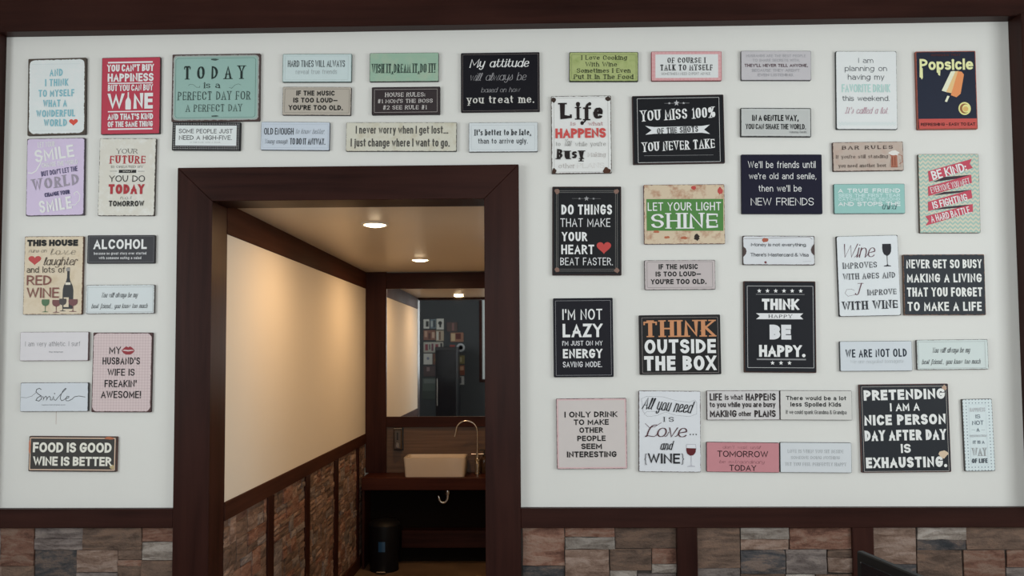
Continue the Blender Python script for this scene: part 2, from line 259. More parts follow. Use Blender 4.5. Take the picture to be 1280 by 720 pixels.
(-0.1173,2.7939,0.3325,0.2541,-0.07,'131219','2e2022',1,2,1.4,{},'black sign My attitude will always be based on how you treat me.',[('f','8a7e78',0.8,-158.9,-121.5,160.0,118.9,1),('t','d6d4d2','c',0.15,-130.6,125.1,62.8,100.7,0,'My attitude'),('t','8e8c90','c',0.08,-130.6,112.9,6.4,40.7,0,'will always be'),('t','8e8c90','c',0.09,-81.4,84.6,-43.7,-22.3,0,'based on how'),('t','bdbbb6','s',0.17,-140.5,142.0,-90.7,-58.0,0,'you treat me.')]),
(-0.5364,2.5658,0.4682,0.1236,-0.73,'bcb9aa','33302c',1.5,2,1.6,{'blotch': ('aaa086',0.4)},'long cream sign I never worry when I get lost... I just change where',[('t','4a4844','i',0.15,-193.3,198.3,13.3,46.8,0,'I never worry when I get lost...'),('t','4a4844','i',0.15,-214.1,204.8,-42.2,-7.3,0,'I just change where I want to go.')]),
(-0.1061,2.559,0.2902,0.1253,-0.35,'c0c6c9','464648',1.2,2,0.7,{},"white sign It's better to be late,than to arrive ugly.",[('f','959ba0',0.6,-134.0,-52.4,133.1,50.7,1),('t','24282c','s',0.17,-120.8,116.9,6.8,33.1,0,"It's better to be late,"),('t','3a3e42','n',0.13,-105.6,102.6,-27.9,-5.2,0,'than to arrive ugly.')]),
(0.3188,2.8536,0.2896,0.126,-0.75,'9aa564','2c3420',2.6,5,1.2,{'blotch': ('7f9048',0.45)},'olive green sign I Love Cooking With Wine',[('f','43502c',0.8,-134.6,-53.1,135.7,52.1,3),('t','232a1c','s',0.17,-94.1,97.1,29.1,48.9,0,'I Love Cooking'),('t','232a1c','s',0.15,-76.2,55.3,0.2,20.0,0,'With Wine'),('t','232a1c','s',0.17,-112.8,111.9,-26.4,-6.7,0,'Sometimes I Even'),('t','232a1c','s',0.17,-125.4,123.8,-53.0,-32.5,0,'Put It In The Food')]),
(0.6657,2.8514,0.2942,0.126,-0.6,'c26a70','8c3a40',1,2,0.3,{'check': ('e0c8c8',)},'white sign OF COURSE I TALK TO MYSELF with red checked border',[('r','c4c6c6',-130.5,-50.3,132.0,49.6),('t','222224','s',0.19,-79.9,79.1,12.5,36.8,0,'OF COURSE I'),('t','222224','s',0.19,-109.8,108.6,-19.4,6.4,0,'TALK TO MYSELF'),('t','6a6a6c','n',0.1,-105.5,99.5,-38.4,-27.7,0,'SOMETIMES I NEED EXPERT ADVICE')]),
(0.2218,2.5658,0.2514,0.3294,0.01,'cfcfca','43382f',2.5,5,2,{},'white sign with big black Life and red HAPPENS',[('f','6a655e',0.7,-114.5,-157.6,112.2,156.3,10),('g','blob','3a2c26',-126.4,135.8,-102.6,162.5),('g','blob','3a2c26',100.2,138.8,125.8,162.4),('g','blob','3e2a20',-127.1,-166.1,-104.4,-140.7),('g','blob','4a2c1e',85.2,-169.8,122.0,-138.2),('t','241c1c','S',0.3,-89.0,-39.1,63.4,135.3,0,'L'),('t','241c1c','s',0.3,-21.7,-4.2,62.7,134.6,0,'i'),('t','241c1c','s',0.2,8.3,43.1,59.1,138.1,0,'f'),('t','241c1c','s',0.26,50.6,91.5,61.6,133.4,0,'e'),('g','dot','241c1c',-21.7,120.3,-4.0,138.8),('g','dot','241c1c',-3.7,40.1,11.1,56.5),('g','dot','241c1c',29.1,121.7,42.9,137.0),('l','241c1c',6,[(23.6,84.5),(21.4,66.8),(14.3,54.2),(5.2,48.3)]),('t','a8777a','s',0.15,-43.6,-23.7,37.7,54.9,0,'is'),('t','a8777a','s',0.15,30.1,90.8,36.4,53.6,0,'what'),('t','bf3c38','i',0.24,-108.8,102.3,-15.2,26.2,0,'HAPPENS'),('t','77736f','s',0.09,-107.2,-88.3,-48.4,-30.2,0,'to'),('t','6a6662','c',0.09,-74.3,-40.5,-48.9,-18.6,0,'You'),('t','77736f','s',0.09,-25.6,101.7,-50.1,-31.9,0,"while you're"),('t','241e1e','S',0.26,-104.6,10.8,-104.4,-58.1,0,'Busy'),('t','9a8f8b','s',0.08,26.2,100.2,-95.7,-76.6,0,'Making'),('t','8f8480','s',0.08,-96.2,-27.5,-142.5,-122.4,0,'other'),('t','b5aeaa','s',0.07,-18.6,93.7,-142.7,-121.5,0,'PLANS')]),
(0.6273,2.5822,0.382,0.2908,0.25,'17181c','3c2a28',3,2,1.2,{},'large black sign YOU MISS 100% OF THE SHOTS YOU NEVER TAKE',[('f','cfcfd0',1.3,-169.9,-138.2,171.2,133.2,2),('t','dcdcdc','S',0.17,-156.5,154.2,41.6,88.4,2.2,'YOU MISS 100%'),('p','c6c8ca',[(-137.9,17.3),(-100.7,11.6),(95.6,12.9),(131.1,17.8),(106.7,-2.5),(131.0,-21.4),(95.5,-15.7),(-100.7,-17.0),(-137.8,-20.4),(-111.9,-1.6)]),('t','2a2a2c','s',0.17,-88.9,81.5,-15.6,10.0,2,'OF THE SHOTS'),('t','dcdcdc','S',0.17,-152.6,149.3,-87.8,-47.3,2.2,'YOU NEVER TAKE'),('l','a8a8aa',0.7,[(-145.2,-108.9),(143.3,-110.4)]),('l','a8a8aa',0.7,[(-56.2,111.3),(47.7,111.0)]),('g','star','a8a8aa',-17.6,98.7,6.1,125.2),('g','star','a8a8aa',-41.4,105.9,-29.5,116.9),('g','star','a8a8aa',18.0,105.5,29.9,116.5)]),
(1.0389,2.848,0.2915,0.1255,-0.88,'b0acb0','555357',1.2,4,0.4,{},"grey sign HUSBANDS ARE THE BEST PEOPLE in faint letters with THEY'LL NEVER TELL ANYONE",[('t','969499','n',0.17,-123.7,123.3,35.7,46.9,0,'HUSBANDS ARE THE BEST PEOPLE'),('t','969499','n',0.17,-97.7,98.5,16.0,28.2,0,'TO SHARE SECRETS WITH,'),('t','4c343c','n',0.2,-131.6,132.1,-6.4,6.9,0,"THEY'LL NEVER TELL ANYONE,"),('t','969499','n',0.17,-100.4,98.3,-26.6,-14.4,0,"BECAUSE THEY AREN'T"),('t','969499','n',0.17,-75.8,72.2,-46.3,-34.0,0,'EVEN LISTENING.')]),
(1.0326,2.6068,0.2926,0.1224,-0.99,'acaeac','2e2c2c',3.2,1,0.8,{},'grey sign IN A GENTLE WAY,YOU CAN SHAKE THE WORLD.',[('f','d2d4d2',0.6,-137.1,-52.0,136.9,52.2,1),('t','1a1a1c','i',0.2,-98.4,94.3,5.8,31.3,0,'IN A GENTLE WAY,'),('t','1a1a1c','i',0.22,-125.5,124.1,-29.1,-6.6,0,'YOU CAN SHAKE THE WORLD.'),('t','5a5a5c','n',0.1,55.7,125.5,-44.9,-36.2,0,'Mahatma Gandhi')]),
(1.0513,2.3466,0.3332,0.2497,-0.61,'17162a','17162a',0.5,1,0.2,{},"navy black sign We'll be friends until we're old and senile in white hand lettering",[('t','d2d2d8','n',0.09,-138.8,140.1,67.5,96.5,0,"We'll be friends until"),('t','d2d2d8','n',0.09,-135.0,142.3,20.5,47.2,0,"we're old and senile,"),('t','d2d2d8','n',0.09,-96.3,81.3,-31.5,-4.1,0,"then we'll be"),('t','d2d2d8','n',0.09,-128.9,130.2,-89.2,-57.5,0,'NEW FRIENDS')]),
(1.4111,2.7379,0.2515,0.3309,-0.84,'c9d2d8','2c3032',1.6,7,0.6,{},'white sign I am planning on having my FAVORITE DRINK this weekend',[('t','4a4e54','n',0.1,-32.6,29.4,115.4,136.9,0,'I am'),('t','4a4e54','n',0.1,-89.1,85.6,81.0,103.6,0,'planning on'),('t','4a4e54','n',0.1,-76.8,73.6,44.2,67.9,0,'having my'),('t','9cc0ba','i',0.2,-102.8,97.2,-9.2,25.2,0,'FAVORITE DRINK'),('t','4a4e54','n',0.1,-101.0,93.1,-45.9,-23.4,0,'this weekend.'),('t','a87c8c','c',0.09,-91.1,92.4,-100.3,-72.0,0,"It's called a lot."),('l','9dbab8',0.8,[(-116.5,-134.7),(-109.7,-141.8),(-102.7,-134.7),(-95.8,-141.8),(-88.8,-134.7),(-81.9,-141.8),(-74.9,-134.7),(-68.1,-141.8),(-61.1,-134.7),(-54.2,-141.7),(-47.2,-134.6),(-40.4,-141.7),(-33.4,-134.6),(-26.5,-141.7),(-19.5,-134.6),(-12.7,-141.7),(-5.7,-134.6),(1.2,-141.7),(8.2,-134.6),(15.0,-141.7),(22.0,-134.6),(28.8,-141.7),(35.9,-134.6),(42.7,-141.6),(49.7,-134.6),(56.5,-141.6),(63.5,-134.5),(70.3,-141.6),(77.4,-134.5),(84.2,-141.6),(91.2,-134.5),(98.0,-141.6),(105.0,-134.5),(111.8,-141.6),(118.8,-134.5)]),('l','9dbab8',0.8,[(-116.6,-141.8),(-109.7,-148.9),(-102.7,-141.8),(-95.9,-148.9),(-88.9,-141.8),(-82.0,-148.9),(-75.0,-141.8),(-68.2,-148.8),(-61.2,-141.7),(-54.3,-148.8),(-47.3,-141.7),(-40.5,-148.8),(-33.5,-141.7),(-26.6,-148.8),(-19.6,-141.7),(-12.8,-148.8),(-5.8,-141.7),(1.1,-148.8),(8.1,-141.7),(14.9,-148.7),(21.9,-141.7),(28.7,-148.7),(35.8,-141.6),(42.6,-148.7),(49.6,-141.6),(56.4,-148.7),(63.4,-141.6),(70.2,-148.7),(77.3,-141.6),(84.1,-148.7),(91.1,-141.6),(97.9,-148.7),(104.9,-141.6),(111.7,-148.6),(118.7,-141.6)])]),
(1.7406,2.7335,0.2479,0.3308,-0.19,'232838','9a4a36',3.2,1,1,{},'dark advertising sign with a big orange ice pop and yellow lettering',[('t','5a2c26','n',0.16,-60.6,60.5,143.5,151.8,0,'REFRESHING TREAT'),('t','e0dc8c','i',0.2,-109.1,110.9,84.8,132.2,0,'Popsicle'),('p','e0dc8c',[(-108.4,94.3),(-95.8,94.2),(-95.9,53.9),(-100.7,45.7),(-105.1,54.0),(-109.6,56.4)]),('p','e0dc8c',[(-37.2,85.0),(-23.4,84.9),(-25.3,60.6),(-32.1,64.2)]),('p','e8d9ae',[(19.6,78.7),(29.4,80.4),(42.6,78.6),(2.3,-10.0),(-20.5,-2.2)]),('p','e8a868',[(38.6,79.2),(51.3,80.3),(28.0,-16.0),(-2.3,-8.2)]),('p','d97f3e',[(48.4,79.1),(63.9,76.7),(72.7,64.8),(56.7,-16.2),(39.0,-30.8),(16.3,-21.9)]),('p','e8d9ae',[(1.8,-23.6),(11.0,-26.0),(-0.2,-50.7),(-9.3,-48.3)]),('g','dot','d8c878',45.7,-106.0,96.7,-51.5),('g','dot','8c5a2c',51.3,-100.1,91.2,-57.5),('g','dot','d8c878',60.9,-96.0,93.6,-61.7),('g','dot','c8a050',63.5,-91.3,85.7,-69.9),('p','b8433c',[(-118.6,-121.0),(119.1,-120.9),(118.9,-162.1),(-117.6,-162.2)]),('t','3a1c1c','i',0.2,-111.3,112.6,-151.0,-138.0,0,'REFRESHING - EASY TO EAT')]),
(1.4099,2.4587,0.29,0.1223,0.09,'ad9c90','4a322c',2,4,1.8,{'blotch': ('a88676',0.3)},'tan rusty sign BAR RULES with a beer mug',[('t','3a2c2a','S',0.24,-106.7,101.9,29.6,45.9,0,'BAR RULES'),('t','4c403a','s',0.13,-132.3,80.6,-7.9,7.2,0,"If you're still standing"),('t','4c403a','s',0.13,-122.7,73.4,-45.7,-30.6,0,'you need another beer'),('g','mug','9c5c44',87.9,-47.9,125.5,20.6),('g','blob','c8c4be',83.2,-0.2,131.7,27.0),('l','9c5c44',2.2,[(125.7,6.2),(139.2,0.9),(139.7,-25.5),(125.9,-34.1)]),('r','7a3c2a',97.2,-40.6,99.8,-2.8),('r','7a3c2a',108.3,-40.8,110.9,-3.0),('l','3a2a2a',0.6,[(92.6,-12.2),(88.6,-44.8),(133.0,-45.5),(129.5,-12.7)])]),
(1.4105,2.2816,0.291,0.1243,-0.36,'80b0aa','4e6a68',1,4,0.4,{},'turquoise sign A TRUE FRIEND ending in cursive third',[('t','c4dedd','n',0.2,-128.3,126.1,24.6,42.4,0,'A TRUE FRIEND'),('t','b6d4d3','n',0.16,-126.9,125.6,6.3,20.4,0,'SEES THE FIRST TEAR'),('t','b6d4d3','n',0.16,-127.3,125.2,-8.3,3.7,0,'CATCHES THE SECOND'),('t','c4dedd','n',0.2,-129.0,125.9,-30.8,-13.0,0,'AND STOPS THE'),('t','2f4a50','c',0.1,47.6,110.3,-45.1,-22.2,0,'third')]),
(1.7379,2.3002,0.2479,0.3293,-0.48,'bdb7a2','5a4c42',1.5,2,1.5,{'chev': ('7fa8a0',)},'zigzag patterned sign BE KIND on folded pink ribbons',[('p','3a2c34',[(-69.7,46.6),(-20.1,68.4),(93.5,77.6),(41.1,62.0)]),('p','3a2c34',[(-71.0,-9.8),(-21.6,5.8),(91.9,15.0),(39.6,2.6)]),('p','3a2c34',[(-72.4,-69.2),(-23.1,-56.7),(90.3,-45.6),(38.0,-59.9)]),('p','b5384e',[(-85.8,92.4),(95.3,143.5),(85.5,123.4),(98.6,105.8),(-81.9,48.5)]),('p','b5384e',[(-87.3,27.8),(90.5,77.6),(92.6,43.2),(-86.4,-11.6)]),('p','b5384e',[(-88.8,-35.4),(88.8,15.0),(92.8,-19.4),(-87.8,-74.2)]),('p','b5384e',[(-100.6,-95.4),(93.4,-44.4),(93.8,-76.8),(-101.5,-134.7),(-86.9,-114.1)]),('t','e2d4d4','i',0.16,-73.5,72.5,73.4,111.0,15,'BE KIND:'),('t','e2d4d4','i',0.13,-78.6,85.6,19.5,44.6,14,'EVERYONE YOU MEET'),('t','e2d4d4','i',0.15,-72.8,72.9,-48.0,-18.0,14,'IS FIGHTING'),('t','e2d4d4','i',0.15,-81.4,87.4,-101.7,-73.0,14,'A HARD BATTLE.')]),
(0.2404,2.1591,0.2876,0.3726,-0.53,'19191c','30201e',4,2,1,{},'tall black sign DO THINGS THAT MAKE YOUR HEART BEAT FASTER with red heart',[('f','8a8884',0.9,-126.5,-168.7,126.9,168.5,2),('f','8a8884',0.9,-120.9,-161.7,120.0,162.1,2),('f','3f3d40',0.7,-118.1,-158.2,115.8,158.6,8),('g','blob','7a5c50',-136.3,152.9,-112.5,179.8),('g','blob','7a5c50',111.3,151.2,135.0,178.0),('g','blob','7a5c50',-134.7,-177.3,-111.0,-152.1),('g','blob','7a5c50',111.7,-178.5,135.2,-153.3),('l','8a8a8c',0.6,[(-62.3,135.7),(58.6,134.9)]),('g','star','8a8a8c',-12.3,124.0,10.0,146.6),('g','star','8a8a8c',-35.9,129.8,-24.7,140.4),('g','star','8a8a8c',22.5,129.4,33.6,140.0),('t','dedede','n',0.19,-105.9,104.5,67.9,110.0,0,'DO THINGS'),('t','c8c8ca','n',0.1,-110.6,97.6,16.2,51.9,0,'THAT MAKE'),('t','dedede','n',0.2,-104.1,0.7,-43.7,-5.3,0,'YOUR'),('t','dedede','n',0.18,-106.6,29.9,-98.2,-58.5,0,'HEART'),('g','heart','b23430',40.3,-101.7,100.6,-48.4),('t','c8c8ca','n',0.1,-110.6,107.5,-144.4,-112.4,0,'BEAT FASTER.')]),
(0.646,2.2246,0.335,0.2497,-0.2,'c0ac90','5a2a2c',1.8,1,2.4,{'blotch': ('9a6040',0.6)},'rusty cream sign with green band LET YOUR LIGHT SHINE',[('p','457a35',[(-157.2,64.5),(162.0,63.4),(160.8,-70.5),(-156.4,-68.4)]),('t','dfe4da','n',0.13,-151.8,152.1,15.0,50.0,0,'LET YOUR LIGHT'),('t','dfe4e0','S',0.2,-138.2,137.8,-60.4,5.2,0,'SHINE'),('g','blob','b03a34',137.6,78.8,160.8,115.5),('g','blob','b03a34',27.2,101.2,51.2,121.1),('g','blob','2c2420',36.1,-114.0,63.4,-81.0),('g','blob','a85a38',-90.2,-103.0,-57.1,-90.1),('g','blob','a85a38',-22.6,-106.6,18.7,-92.2),('g','blob','a85a38',-132.9,-79.5,-101.9,-65.9)]),
(1.0328,2.0699,0.2961,0.1214,-0.75,'c2c4c8','4c403e',2.5,7,1.4,{},'white scalloped sign Money is not everything with a rust spot on top',[('l','5a4c48',1.4,[(-141.9,48.3),(-90.4,49.0),(-22.2,51.3),(66.9,53.6),(127.2,55.3),(138.1,46.3)]),('g','blob','a05038',-70.7,31.0,-40.2,53.3),('g','blob','6a3038',-60.8,-56.3,-49.1,-43.1),('p','4a3c3a',[(-146.8,16.4),(-135.8,7.1),(-132.7,-4.8),(-135.9,-16.0),(-146.5,-28.8)]),('p','4a3c3a',[(145.2,27.8),(134.7,14.0),(131.4,2.5),(134.5,-9.4),(146.1,-22.6)]),('t','3e4046','i',0.13,-113.7,113.3,16.8,30.6,0,'Money is not everything.'),('t','3e4046','i',0.13,-117.0,121.8,-25.7,-11.1,0,"There's Mastercard & Visa"),('l','6a6a6c',0.5,[(97.5,-46.6),(131.5,-44.3)])]),
(1.0306,1.7532,0.2952,0.3772,-0.71,'1a1b21','43281f',3.2,1,1.6,{},'tall black sign THINK HAPPY BE HAPPY. with rows of white stars',[('f','b8b8ba',1.5,-133.1,-168.3,136.5,168.1,2),('g','star','d8d8da',-93.2,138.5,-74.3,157.7),('g','star','d8d8da',-59.4,138.5,-40.5,157.7),('g','star','d8d8da',-25.6,138.6,-6.7,157.8),('g','star','d8d8da',8.2,138.6,27.1,157.8),('g','star','d8d8da',42.0,138.7,60.8,157.9),('g','star','d8d8da',76.6,138.8,95.4,158.0),('g','star','d8d8da',-41.6,-158.5,-22.8,-139.5),('g','star','d8d8da',-7.1,-158.3,11.7,-139.3),('g','star','d8d8da',27.4,-158.2,46.2,-139.2),('r','77777a',-97.7,132.6,101.4,134.9),('r','77777a',-96.8,-137.2,104.1,-131.0),('t','dcdcde','i',0.26,-73.7,76.9,69.6,115.9,0,'THINK'),('p','c8c8ca',[(-98.2,55.4),(95.5,55.8),(81.6,44.4),(95.3,31.4),(-98.4,30.9),(-82.7,44.0)]),('t','1c1c20','S',0.22,-46.3,49.6,36.4,50.4,0,'HAPPY'),('t','c4c4c8','i',0.3,-43.4,44.8,-52.4,8.5,0,'BE'),('t','dcdcde','i',0.24,-87.1,101.0,-123.7,-75.0,0,'HAPPY.')]),
(1.3981,1.9615,0.2513,0.3327,0.8,'c6cacd','2c2a2c',1.4,8,0.6,{},'white sign Wine IMPROVES WITH AGES with black wine glass',[('t','5a3440','c',0.09,-109.8,34.7,75.9,133.5,0,'Wine'),('g','glass','26262c',59.9,36.6,97.1,130.3),('t','3a3c42','s',0.16,-104.1,35.3,31.6,57.0,1,'IMPROVES'),('t','3a3c42','s',0.16,-104.3,107.9,-13.3,12.0,1,'WITH AGES AND'),('t','5a3440','c',0.1,-59.3,-25.5,-80.2,-29.0,0,'I'),('l','5a3440',1,[(-57.5,-77.2),(-87.7,-83.2),(-99.2,-70.9),(-92.0,-55.6),(-72.9,-53.7),(-59.5,-60.6)]),('t','3a3c42','s',0.16,-7.6,109.8,-80.4,-56.2,1,'IMPROVE'),('t','2c2e34','s',0.2,-112.1,112.8,-138.9,-103.1,1,'WITH WINE')]),
(1.7056,1.9217,0.3313,0.2506,-0.29,'2c3036','7a5a48',2.2,4,3,{},'dark slate rusty-edged sign NEVER GET SO BUSY MAKING A LIVING',[('t','d5d3c8','n',0.19,-153.4,153.5,68.0,104.3,0,'NEVER GET SO BUSY'),('t','d5d3c8','n',0.19,-151.7,151.7,9.6,45.9,0,'MAKING A LIVING'),('t','d5d3c8','n',0.19,-153.2,152.2,-48.7,-11.3,0,'THAT YOU FORGET'),('t','d5d3c8','n',0.19,-152.5,148.2,-107.9,-70.6,0,'TO MAKE A LIFE')]),
(0.2211,1.7145,0.2472,0.3274,0.09,'17161e','17161e',0.5,1,0.2,{},"black sign I'M NOT LAZY I'M JUST ON MY ENERGY SAVING MODE",[('f','a8a8ac',0.8,-114.0,-155.8,114.3,153.0,1),('t','dcdce0','n',0.13,-86.0,79.3,73.4,118.3,0,"I'M NOT"),('t','dcdce0','n',0.2,-85.5,78.4,1.3,57.3,0,'LAZY'),('t','c8c8cc','n',0.13,-87.3,78.9,-33.5,-13.6,0,"I'M JUST ON MY"),('t','dcdce0','n',0.21,-85.3,77.1,-85.6,-47.2,0,'ENERGY'),('t','c8c8cc','n',0.13,-85.8,75.3,-122.8,-99.2,0,'SAVING MODE.')]),
(0.6195,1.6825,0.3346,0.246,0.19,'1f1e1f','30282a',1,1,0.8,{},'black sign with orange THINK over white OUTSIDE THE BOX',[('f','8f8583',1.2,-156.0,-115.9,156.3,112.2,1),('t','b8794a','S',0.24,-149.6,143.0,31.9,101.4,0,'THINK'),('t','d0cfcf','n',0.22,-146.4,147.0,-36.2,22.0,0,'OUTSIDE'),('t','d0cfcf','n',0.24,-149.3,145.1,-106.6,-46.1,0,'THE BOX')]),
(1.4193,1.6303,0.2931,0.1231,0.02,'bac0c6','4c5052',0.8,3,0.3,{},'pale grey sign WE ARE NOT OLD We are recycled teenagers',[('t','222a36','n',0.16,-123.8,124.6,-4.3,29.0,0.6,'WE ARE NOT OLD'),('t','a0a5a8','c',0.09,-107.7,110.8,-29.1,-12.9,0.5,'We are recycled teenagers')]),
(0.2515,1.3186,0.2885,0.289,0.23,'bab1ae','4a2628',1.6,2,1.4,{'ring': ('bf9ea0',9)},'square pinkish-white sign I ONLY DRINK TO MAKE OTHER PEOPLE SEEM INTERESTING',[('t','1c1a1a','n',0.22,-111.4,105.9,66.8,90.8,0,'I ONLY DRINK'),('t','1c1a1a','n',0.22,-73.6,70.6,35.6,58.6,0,'TO MAKE'),('t','1c1a1a','n',0.22,-50.7,46.3,3.4,25.8,0,'OTHER'),('t','1c1a1a','n',0.22,-59.7,56.5,-30.5,-8.1,0,'PEOPLE'),('t','1c1a1a','n',0.22,-43.9,41.0,-63.2,-40.3,0,'SEEM'),('t','1c1a1a','n',0.22,-103.2,100.4,-96.4,-72.4,0,'INTERESTING')]),
(0.5715,1.3266,0.2532,0.3312,-0.7,'c6c8d0','46302e',1.8,2,1.6,{},'white sign All you need IS Love... and WINE with red wine glass',[('l','55555a',0.7,[(-115.7,132.5),(-93.8,142.6),(-28.1,141.2),(26.4,125.9),(81.0,119.4),(102.9,129.5),(111.0,118.7),(110.6,72.3),(80.5,61.0),(26.0,65.8),(-17.6,79.0),(-50.5,64.9),(-88.7,59.0),(-104.0,69.8),(-94.1,80.8),(-50.4,81.3)]),('l','55555a',0.7,[(-115.7,132.5),(-109.4,80.6),(-102.3,72.5)]),('t','1c1c20','c',0.12,-113.1,97.3,81.8,132.6,-5,'All you need'),('t','1c1c20','s',0.17,-24.3,16.1,38.8,59.5,0,'IS'),('t','4a2028','c',0.12,-105.4,74.7,-24.6,31.0,0,'Love'),('l','4a2028',2,[(-100.9,31.6),(-83.5,15.4),(-61.6,18.4),(-34.2,35.1)]),('g','dot','1c1c20',81.1,-14.6,86.5,-9.2),('g','dot','1c1c20',93.1,-14.5,98.5,-9.1),('g','dot','1c1c20',105.1,-14.3,110.5,-8.9),('t','1c1c20','c',0.13,-41.3,14.3,-76.2,-38.2,0,'and'),('t','3a3a3e','n',0.06,-104.9,-94.0,-137.7,-90.9,0,'{'),('t','1c1c20','n',0.17,-89.6,41.1,-131.2,-90.0,0,'WINE'),('t','3a3a3e','n',0.06,46.6,58.5,-135.6,-89.0,0,'}'),('g','glass','a8a8b0',66.6,-143.6,107.2,-50.8),('p','c6c8d0',[(69.9,-54.0),(103.6,-53.5),(105.7,-67.6),(68.7,-68.1)]),('p','5a1a20',[(67.0,-67.1),(107.3,-68.7),(104.4,-85.6),(95.7,-96.0),(82.6,-98.3),(70.7,-89.8),(67.0,-77.9)])]),
(0.8733,1.432,0.2962,0.1206,-0.12,'bcb8b8','3e2a2a',1.5,2,0.8,{},'white sign LIFE is what HAPPENS to you while you are busy',[('t','2c2426','i',0.2,-136.4,-86.2,19.5,49.0,0,'LIFE'),('t','2c2426','i',0.16,-74.2,-0.2,21.5,44.5,0,'is what'),('t','2c2426','i',0.2,10.7,133.1,19.2,48.6,0,'HAPPENS'),('t','2c2426','i',0.18,-136.9,131.3,-8.0,13.8,0,'to you while you are busy'),('t','2c2426','i',0.2,-136.5,-27.6,-48.2,-19.9,0,'MAKING'),('t','2c2426','i',0.16,-19.0,33.2,-45.0,-24.3,0,'other'),('t','2c2426','i',0.2,45.2,131.6,-48.4,-20.1,0,'PLANS')]),
(1.1705,1.4304,0.2922,0.1208,-0.55,'bcbab6','4a4644',1,2,0.4,{},'pale warm grey sign There would be a lot less Spoiled Kids',[('t','2a2a2a','n',0.2,-122.2,122.7,20.6,38.0,0,'There would be a lot'),('t','2a2a2a','n',0.2,-104.6,101.3,-5.6,12.9,0,'less Spoiled Kids'),('t','4a4a4a','i',0.12,-123.3,122.6,-36.0,-19.7,0,'If we could spank Grandma & Grandpa')]),
(0.868,1.2197,0.2961,0.1216,-0.86,'b6757c','4a2a2c',1.3,2,0.5,{},'rose pink sign TOMORROW and TODAY in thin black capitals',[('t','6a3840','c',0.08,-82.5,72.1,34.7,47.7,0,"don't wait until"),('t','2c161a','n',0.14,-104.1,102.0,1.1,26.1,0,'TOMORROW'),('t','6a3840','c',0.08,-95.7,88.6,-24.9,-10.8,0,'be extraordinary'),('t','2c161a','n',0.14,-54.9,53.5,-55.2,-30.8,0,'TODAY')]),
(1.1644,1.2176,0.2895,0.1226,-0.57,'bcc0c4','5a5c5e',0.9,3,0.3,{},'pale grey sign LOVE IS WHEN YOU SIT BESIDE SOMEONE DOING NOTHING',[('t','8a8e92','s',0.12,-114.0,111.8,18.5,32.6,0,'LOVE IS WHEN YOU SIT BESIDE'),('t','8a8e92','s',0.12,-101.2,96.5,-6.4,6.6,0,'SOMEONE DOING NOTHING'),('t','8a8e92','s',0.12,-125.2,122.0,-33.4,-19.4,0,'YET YOU FEEL PERFECTLY HAPPY')]),
(1.5283,1.336,0.3605,0.3585,0.35,'25282d','5c3c36',2.4,1,1.6,{},'large square black sign PRETENDING I AM A NICE PERSON DAY AFTER DAY',[('f','b0a8a2',1.3,-170.6,-174.1,170.6,169.5,1),('t','cfcfca','n',0.26,-163.4,164.8,115.6,158.0,0.8,'PRETENDING'),('t','cfcfca','n',0.2,-58.7,60.4,69.8,102.7,1,'I AM A'),('t','cfcfca','n',0.25,-164.4,164.5,13.5,55.7,0.5,'NICE PERSON'),('t','cfcfca','n',0.24,-165.3,163.3,-49.8,-6.5,0.5,'DAY AFTER DAY'),('t','cfcfca','n',0.22,-20.8,18.8,-100.1,-63.9,1,'IS'),('t','cfcfca','n',0.25,-163.7,162.1,-159.7,-116.5,0.5,'EXHAUSTING.'),('g','blob','c0a88c',129.8,-126.9,170.1,-85.7),('g','blob','a88a74',152.3,151.2,175.9,175.0)]),
(1.8238,1.3071,0.1207,0.2922,0.74,'c0cbd3','54504c',1.6,6,1,{'sdots': ('6a7680',)},'narrow pale blue dotted sign HAPPINESS IS NOT A DESTINATION',[('f','a4b0b8',0.6,-35.4,-122.5,32.4,124.5,1),('t','a9abae','i',0.2,-31.9,30.1,94.2,110.8,0,'HAPPINESS'),('t','4a5664','n',0.13,-9.1,9.2,67.6,83.2,0,'IS'),('t','4a5664','n',0.13,-23.6,21.1,40.9,58.4,0,'NOT'),('t','4a5664','n',0.15,-7.7,3.3,13.4,29.0,0,'A'),('r','8a9298',-28.6,20.4,-13.2,21.9),('r','8a9298',11.5,20.0,26.0,21.5),('t','a9abae','i',0.2,-35.3,32.1,-7.7,1.4,0,'DESTINATION'),('t','4a5664','n',0.16,-24.7,20.8,-35.2,-22.4,0,'IT IS A'),('t','8f8f90','s',0.14,-29.4,27.9,-84.7,-51.7,0,'WAY'),('t','3a424c','n',0.2,-32.1,29.7,-113.0,-94.8,0,'OF LIFE')]),
]
